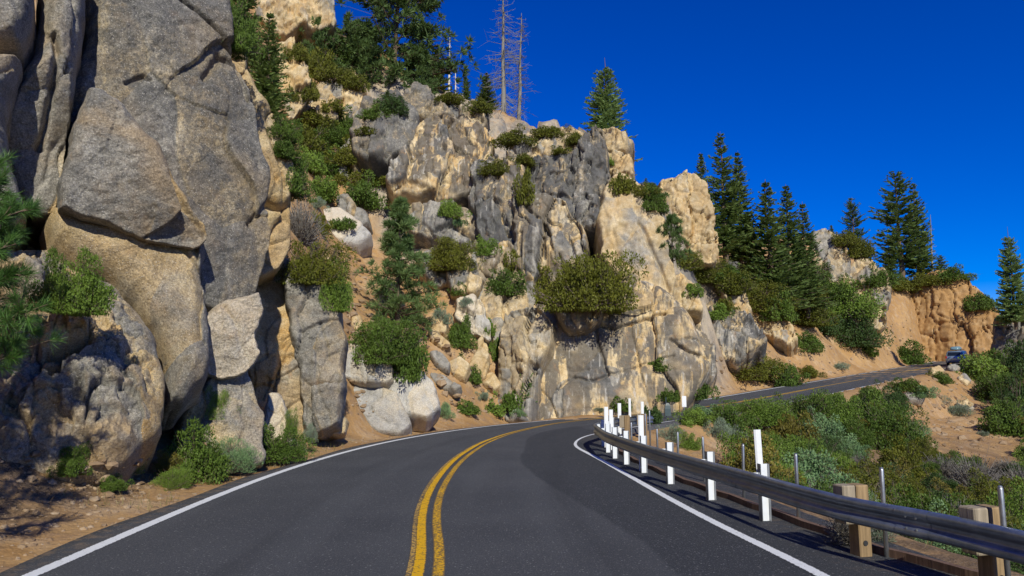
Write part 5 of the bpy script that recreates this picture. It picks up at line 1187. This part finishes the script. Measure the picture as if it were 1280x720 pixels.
# ------------------------------------------------------------------ the wagon climbing away on the far road
CARP = simple('silver_blue_car_paint', (.27,.36,.46), .28, .55, .5, var=.04, scale=1.5, **{'Coat Weight': .6})
GLASS = simple('dark_car_glass', (.012,.016,.02), .06, 0, .6, var=.05); CHROME = simple('bright_trim', (.6,.6,.62), .25, .9); REDL = simple('red_tail_lamp', (.35,.02,.02), .25, 0, .5, var=.05)
BOXM = simple('blue_grey_roof_box', (.14,.24,.30), .35, 0, .5, var=.05); PLATE = simple('number_plate', (.7,.7,.68), .5, var=.05); RIMM = simple('alloy_rim', (.5,.5,.52), .35, .8)
def car(loc, heading, pitch, label):
    root = thing('station_wagon', label, 'car', loc); root.rotation_euler = (0, -pitch, heading)      # x forward
    def sec(x, w_, z0, z1, tum=.06, r=.09): return [(x, s*w_/2*k, z) for s, k, z in ((-1,.9,z0),(1,.9,z0),(1,.985,z0+r),(1,1,(z0+z1)*.5),(1,1-tum*.6,z1-r),(1,.9-tum,z1),(-1,.9-tum,z1),(-1,1-tum*.6,z1-r),(-1,1,(z0+z1)*.5),(-1,.985,z0+r))]
    mb = MB(); mb.loft([sec(x, w_, a, b) for x, w_, a, b in ((-2.32,1.55,.42,.80),(-2.26,1.72,.32,.98),(-2.0,1.80,.26,1.02),(-1.0,1.83,.24,1.02),(0.5,1.83,.24,1.01),(1.3,1.82,.24,.98),(1.95,1.76,.26,.90),(2.28,1.60,.32,.78),(2.36,1.38,.42,.68))]); body = mb.build('body', CARP, root, smooth=True)
    def gsec(x, w0, w1, z0, z1): return [(x, s*w_/2, z) for s, w_, z in ((-1,w0,z0),(1,w0,z0),(1,(w0+w1)/2+.03,(z0+z1)/2),(1,w1+.02,z1-.07),(1,w1-.12,z1),(-1,w1-.12,z1),(-1,w1+.02,z1-.07),(-1,(w0+w1)/2+.03,(z0+z1)/2))]
    mb = MB(); mb.loft([gsec(-2.22,1.60,1.56,.96,1.02), gsec(-2.0,1.66,1.40,.96,1.50), gsec(-1.75,1.68,1.40,.96,1.60), gsec(-.4,1.70,1.40,.96,1.64), gsec(.35,1.68,1.38,.96,1.58), gsec(1.15,1.62,1.52,.94,1.0)]); mb.build('roof', CARP, body, smooth=True)
    def pane(name, q): mb = MB(); q = np.array(q, float); mb.add(np.concatenate([q, q*np.array([.995,.97,.995])]), [(0,1,2,3),(7,6,5,4),(0,4,5,1),(1,5,6,2),(2,6,7,3),(3,7,4,0)]); mb.build(name, GLASS, body)
    pane('rear_window', [(-2.205,-.66,1.06),(-2.205,.66,1.06),(-2.035,.60,1.47),(-2.035,-.60,1.47)])
    pane('windscreen', [(1.09,.66,1.04),(1.09,-.66,1.04),(.42,-.60,1.54),(.42,.60,1.54)])
    for s in (-1, 1):
        for x0, x1 in ((-1.9,-1.05),(-.98,-.12),(-.05,.72)):
            q = [(x0,s*.868,1.04),(x1,s*.868,1.04),(min(x1, .48),s*.745,1.53),(x0+.06,s*.745,1.53)]; pane('side_window', q if s < 0 else q[::-1])
        mb = MB(); mb.box((.70, s*.98, 1.06), (.12,.18,.13), None, .03); mb.build('wing_mirror', CARP, body)
        mb = MB(); mb.box((-2.255, s*.76, .90), (.10,.17,.26), None, .02); mb.build('tail_lamp', REDL, root)
        mb = MB(); mb.box((2.22, s*.62, .70), (.16,.34,.12), None, .03); mb.build('headlight', CHROME, root)
        for x in (-1.42, 1.42):
            mb = MB(); mb.tube([(x, s*.68, .32),(x, s*.69, .32),(x, s*.88, .32),(x, s*.90, .32)], [.28,.32,.32,.28], 20); wl = mb.build('wheel', BLACK, root, smooth=True)
            mb = MB(); mb.tube([(x, s*.895, .32),(x, s*.91, .32)], [.21,.19], 14); mb.build('rim', RIMM, wl)
        mb = MB(); mb.tube([(-1.8, s*.58, 1.60),(-1.7, s*.58, 1.67),(.1, s*.58, 1.69),(.25, s*.58, 1.61)], .02, 6); mb.build('roof_rail', BLACK, body)
    mb = MB(); mb.box((-2.33, 0, .46), (.14,1.5,.20), None, .05); mb.build('bumper', simple('grey_bumper', (.16,.18,.20), .5), root)
    mb = MB(); mb.box((-2.325, 0, .80), (.02,.40,.14)); mb.build('number_plate', PLATE, root)
    b = thing('roof_box', 'blue grey cargo box strapped on the roof of the wagon', 'roof box', loc); b.rotation_euler = root.rotation_euler
    mb = MB(); mb.loft([[(x, s*w_/2*k, z) for s, k, z in ((-1,.85,1.70),(1,.85,1.70),(1,1,1.78),(1,.95,1.70+h*.75),(1,.7,1.70+h),(-1,.7,1.70+h),(-1,.95,1.70+h*.75),(-1,1,1.78))] for x, w_, h in ((-1.75,.62,.16),(-1.62,.86,.34),(-.6,.9,.38),(.1,.84,.30),(.42,.5,.14))]); mb.build('lid', BOXM, b, smooth=True)
    mb = MB(); mb.box((-1.2,0,1.69), (.06,1.15,.03)); mb.box((-.2,0,1.70), (.06,1.15,.03)); mb.build('crossbars', BLACK, b)
_cand = MID[:, :2] + ACR*1.55; i = int(np.abs(_cand[:, 0]/_cand[:, 1] - (1199-CX)/FPX/ (math.cos(PITCH)) - 100*(_cand[:, 1] < 50)).argmin())
i = int(np.abs(_cand[:, 0] - .618*_cand[:, 1] + 1000*(_cand[:, 1] < 40)).argmin())
_t = MID[min(i+3, NS-1)]-MID[i-3]
car((_cand[i, 0], _cand[i, 1], MID[i, 2]+.012), math.atan2(_t[1], _t[0]), math.atan2(_t[2], math.hypot(_t[0], _t[1])), 'silver blue station wagon with a roof box climbing away on the far road')

# ------------------------------------------------------------------ brush in the gully
def proj(P):
    d = np.asarray(P, float)-EYE; c, s = math.cos(PITCH), math.sin(PITCH); f = d[1]*c+d[2]*s; u_ = -d[1]*s+d[2]*c
    return CX+FPX*d[0]/f, CY-FPX*u_/f
GUL = [(908,536,60,34,'green','green bush on the rim of the gully near the far road','wild'),(960,528,76,34,'fresh','light green bush on the rim of the gully, right of the tan rock','wild'),
 (1000,536,70,47,'green','tall green bush at the near end of the far road','wild'),(1050,540,84,56,'fresh','broad bright bush just below the far road','wild'),(1085,528,60,48,'green','green bush at the far road where the bank begins','wild'),
 (1110,560,90,62,'green','tall bush at the top of the thicket beside the dirt slope','wild'),(880,520,40,14,'pale','pale low bush at the near end of the far road','wild'),(920,514,60,11,'fresh','low fresh bush along the edge of the far road','low'),
 (868,530,48,22,'fresh','green bush below the small white paddle','wild'),(898,548,40,26,'sage','grey sage bush on the bare gully rim','sage'),(925,556,34,26,'sage','grey green sage bush right of the grey sage bush on the rim','sage'),
 (842,552,36,22,'sage','feathery sage bush behind the guardrail, left of the brown dirt','sage'),(861,560,30,20,'fresh','bright green bush behind the guardrail on the brown dirt','wild'),(815,530,26,30,'deep','dark green bush behind the taller thin pole','wild'),
 (1010,588,70,50,'fresh','yellow green bush close behind the guardrail','wild'),(990,560,60,50,'ochre','olive ochre bush behind the nearest tall white blade','wild'),
 (1135,488,40,18,'green','small green bush on the bank below the far road','wild'),(1152,496,36,16,'pale','pale scrub on the bank near the flat whitish rock','wild'),(1176,478,36,16,'green','green scrub under the silver wagon','wild'),
 (1222,474,64,34,'fresh','bright bush right of the silver wagon, on the far slope','wild'),(1250,462,50,30,'green','bush at the foot of the dark right outcrop','wild'),(1275,470,50,44,'deep','dark bush at the right edge below the outcrop','wild'),
 (1198,520,40,20,'sage','grey sage alone on the dirt slope','sage'),(1230,545,14,8,'sage','tiny pale sage low on the dirt slope','sage'),(1250,500,70,40,'green','green bush at the right side of the dirt slope','wild'),(1274,520,60,50,'deep','dark green bush at the right edge beside the dirt slope','wild'),
 (1260,540,60,40,'green','mid green bush low at the right side of the dirt slope','wild'),(778,512,30,16,'green','small bush behind the timber blocks at the cliff foot','wild'),(752,515,18,8,'sage','little grey tuft at the foot of the cliff wall','sage'),(832,500,24,16,'green','bush behind the dark squat marker','wild')]
for q in GUL: shrub(*q[:6], style='sage' if q[4] == 'sage' else q[6])
THICKET = {'olive': 'olive leaved brush shrub in the dense thicket filling the gully behind the guardrail', 'ochre': 'yellowish brown brush shrub in the dense thicket filling the gully behind the guardrail', 'twig': 'bare grey twiggy shrub in the dense thicket filling the gully behind the guardrail', 'pale': 'pale grey green shrub in the dense thicket filling the gully behind the guardrail'}
rr = random.Random(9); placed = []
bare = [np.array(((1085,488),(1150,470),(1240,520),(1285,570),(1285,580),(1180,562),(1130,520)), float), np.array(((820,515),(880,520),(940,556),(950,580),(900,575),(830,556)), float), np.array(((930,500),(1000,500),(985,530),(940,535)), float)]
tries = 0
cand = np.array([(3+rr.random()*38, 6+rr.random()**.8*42) for _ in range(5000)]); cs_ = sdf_poly(cand, ROADPOLY); cz_ = terrain_z(cand)
for (x, y), s_, z in zip(cand, cs_, cz_):
    if len(placed) > 215: break
    if s_ > -1.5 or x < .07*y+4.4: continue
    px, py = proj((x, y, z))
    if px > 1420 or py < 486: continue
    if any(sdf_poly(np.array([[px, py]]), b)[0] > -6 for b in bare): continue
    rad = rr.uniform(.6, 1.25)*(1 if y > 14 else .75)
    h = rad*rr.uniform(.9, 1.35)
    if any(math.hypot(x-a, y-b) < .62*(rad+c) for a, b, c in placed): continue
    tp = proj((x, y, z+h))
    if sdf_poly(np.array([tp]), bare[0])[0] > 4 or tp[1] < np.interp(tp[0], [820,880,930,1000,1060,1120], [514,507,502,491,481,472]): continue
    placed.append((x, y, rad))
    kind = rr.choice(('green','green','green','deep','deep','olive','fresh','ochre','olive','twig','pale'))
    plant(lib(kind, rr.choice(('wild','dome','wild')), 'big' if y < 17 else 'near', rr.randint(0, 2)), 'shrub', THICKET.get(kind, 'green leaved brush shrub in the dense thicket filling the gully behind the guardrail'), 'shrub', (x, y, z-.08*h), (rad, rad*rr.uniform(.85, 1.1), h), rr.uniform(0, 6.28), 'thicket in the gully, ' + {'olive': 'olive', 'ochre': 'ochre', 'twig': 'bare', 'pale': 'pale'}.get(kind, 'green'))
for px, py, Y, wd, lb in ((1060,680,7.3,.28,'dry silvery weed around the foot of the large timber post'),(1090,672,7.6,.34,'sage weed right of the large timber post')):
    q = ground(px, py); plant(lib('twig' if wd < .3 else 'sage', 'sage', 'far' if wd < .3 else 'mid', 1), 'weed', lb, 'weed', q, (wd, wd, wd*1.1), .5)

# ------------------------------------------------------------------ loose stones, litter and dry grass, too many to count
def pebble_proto(r):
    t = (1+5**.5)/2; V = np.array([(-1,t,0),(1,t,0),(-1,-t,0),(1,-t,0),(0,-1,t),(0,1,t),(0,-1,-t),(0,1,-t),(t,0,-1),(t,0,1),(-t,0,-1),(-t,0,1)], float)
    V /= np.linalg.norm(V[0]); V *= r.uniform(.7, 1.2, (12, 1)); return V
ICO = np.array([(0,11,5),(0,5,1),(0,1,7),(0,7,10),(0,10,11),(1,5,9),(5,11,4),(11,10,2),(10,7,6),(7,1,8),(3,9,4),(3,4,2),(3,2,6),(3,6,8),(3,8,9),(4,9,5),(2,4,11),(6,2,10),(8,6,7),(9,8,1)])
def stones(name, pts, sizes, mat, seed):
    r = np.random.default_rng(seed); V, F = [], []
    for i, (p_, s) in enumerate(zip(pts, sizes)):
        a = r.uniform(0, 6.28); c, sn = math.cos(a), math.sin(a); v = pebble_proto(r)*np.array([1, r.uniform(.6, 1), r.uniform(.4, .8)])*s; v = v @ np.array([[c,-sn,0],[sn,c,0],[0,0,1]]); V.append(v+p_); F.append(ICO+12*i)
    me = make_mesh(name, np.concatenate(V), np.concatenate(F), False, {'tint': np.repeat(r.uniform(0, 1, len(pts)), 12)}); tag(link(name, me, mat), kind='stuff')
m = NT('loose_stone'); p = m.pos(); t = m.attr('tint'); c = m.mix(t, (.22,.14,.075), (.36,.28,.20)); c = m.mix(m.ramp(m.noise(p, 25, 4), .3, .7), c, m.mix(t, (.17,.12,.08), (.32,.22,.125))); m.bsdf(c, .92, m.bump(m.noise(p, 40, 3), .5, .02), spec=.2); STONE = m.m
r = np.random.default_rng(55)
def scatter(n, regions, near_only=False):
    out = []
    while len(out) < n:
        x0, x1, y0, y1 = regions[r.integers(len(regions))]; x, y = r.uniform(x0, x1), r.uniform(y0, y1); out.append((x, y))
    return np.array(out)
q = scatter(4200, [(-7.5,-4.35,5,12),(-7.5,-4.35,5,12),(-6.8,-4.3,12,20),(-5.5,-1,20,30)]); s = -sdf_poly(q, ROADPOLY); k = (s > .05) & ((s > .5) | (r.random(len(q)) < .5)); q = q[k]
stones('gravel', np.c_[q, terrain_z(q)], .012+.06*r.random(len(q))**4, STONE, 1)
# broken rock on the loose slope and the dirt banks
zones = []
while len(zones) < 2300:
    a = int(r.choice(5, p=(.3,.3,.2,.12,.08))); px, py = [(r.uniform(440,640), r.uniform(400,518)), (r.uniform(880,1140), r.uniform(400,492)), (r.uniform(1090,1270), r.uniform(470,560)), (r.uniform(410,470), r.uniform(300,440)), (r.uniform(20,340), r.uniform(555,625)), (r.uniform(20,340), r.uniform(555,625))][min(a, 5)]
    h_ = land(px, py)
    if h_ is not None: zones.append(h_)
zones = np.array(zones); zones = zones[(-sdf_poly(zones[:, :2], ROADPOLY) > .8) & (np.abs(zones[:, 2]-terrain_z(zones[:, :2])) < .5)]
stones('scree', zones, (.035+.26*r.random(len(zones))**3.5)*np.clip(zones[:, 1]/26, .45, 1), STONE, 2)
q = scatter(7000, [(-7.8,-4.7,5.5,12.5),(-7.4,-5.2,12,17)]); s = -sdf_poly(q, ROADPOLY); q = q[s > .7+.5*r.random(len(q))]; n = len(q)
D = r.normal(size=(n, 3))*np.array([1,1,.22]); V, F = diamonds(np.c_[q, terrain_z(q)+.012], D, r.uniform(.04,.13,n), r.uniform(.004,.012,n), r)
o = link('litter', make_mesh('litter', V, F, False, {'tint': np.repeat(r.uniform(0,1,n), 4)}), leaf_mat('dead_litter', (.05,.032,.02), (.26,.18,.11), .05, .95, .05)); tag(o, kind='stuff')
# dry and green grass between the guardrail and the brush
q = scatter(5200, [(3.6,7.5,4,24),(-6.2,-4.6,10,22),(5,12,20,34)]); s = -sdf_poly(q, ROADPOLY); k = (s > .12) & (perlin(np.c_[q*.9, np.zeros(len(q))]) > -.02); q = q[k]; n = len(q)
D = r.normal(size=(n, 3))*.35+np.array([0,0,1]); V, F = diamonds(np.c_[q, terrain_z(q)-.01], D, r.uniform(.05,.20,n), r.uniform(.004,.010,n), r)
o = link('dry_grass', make_mesh('dry_grass', V, F, False, {'tint': np.repeat(r.uniform(0,1,n), 4)}), leaf_mat('grass_blades', (.10,.11,.03), (.34,.28,.14), .2, .8, .1)); tag(o, kind='stuff')
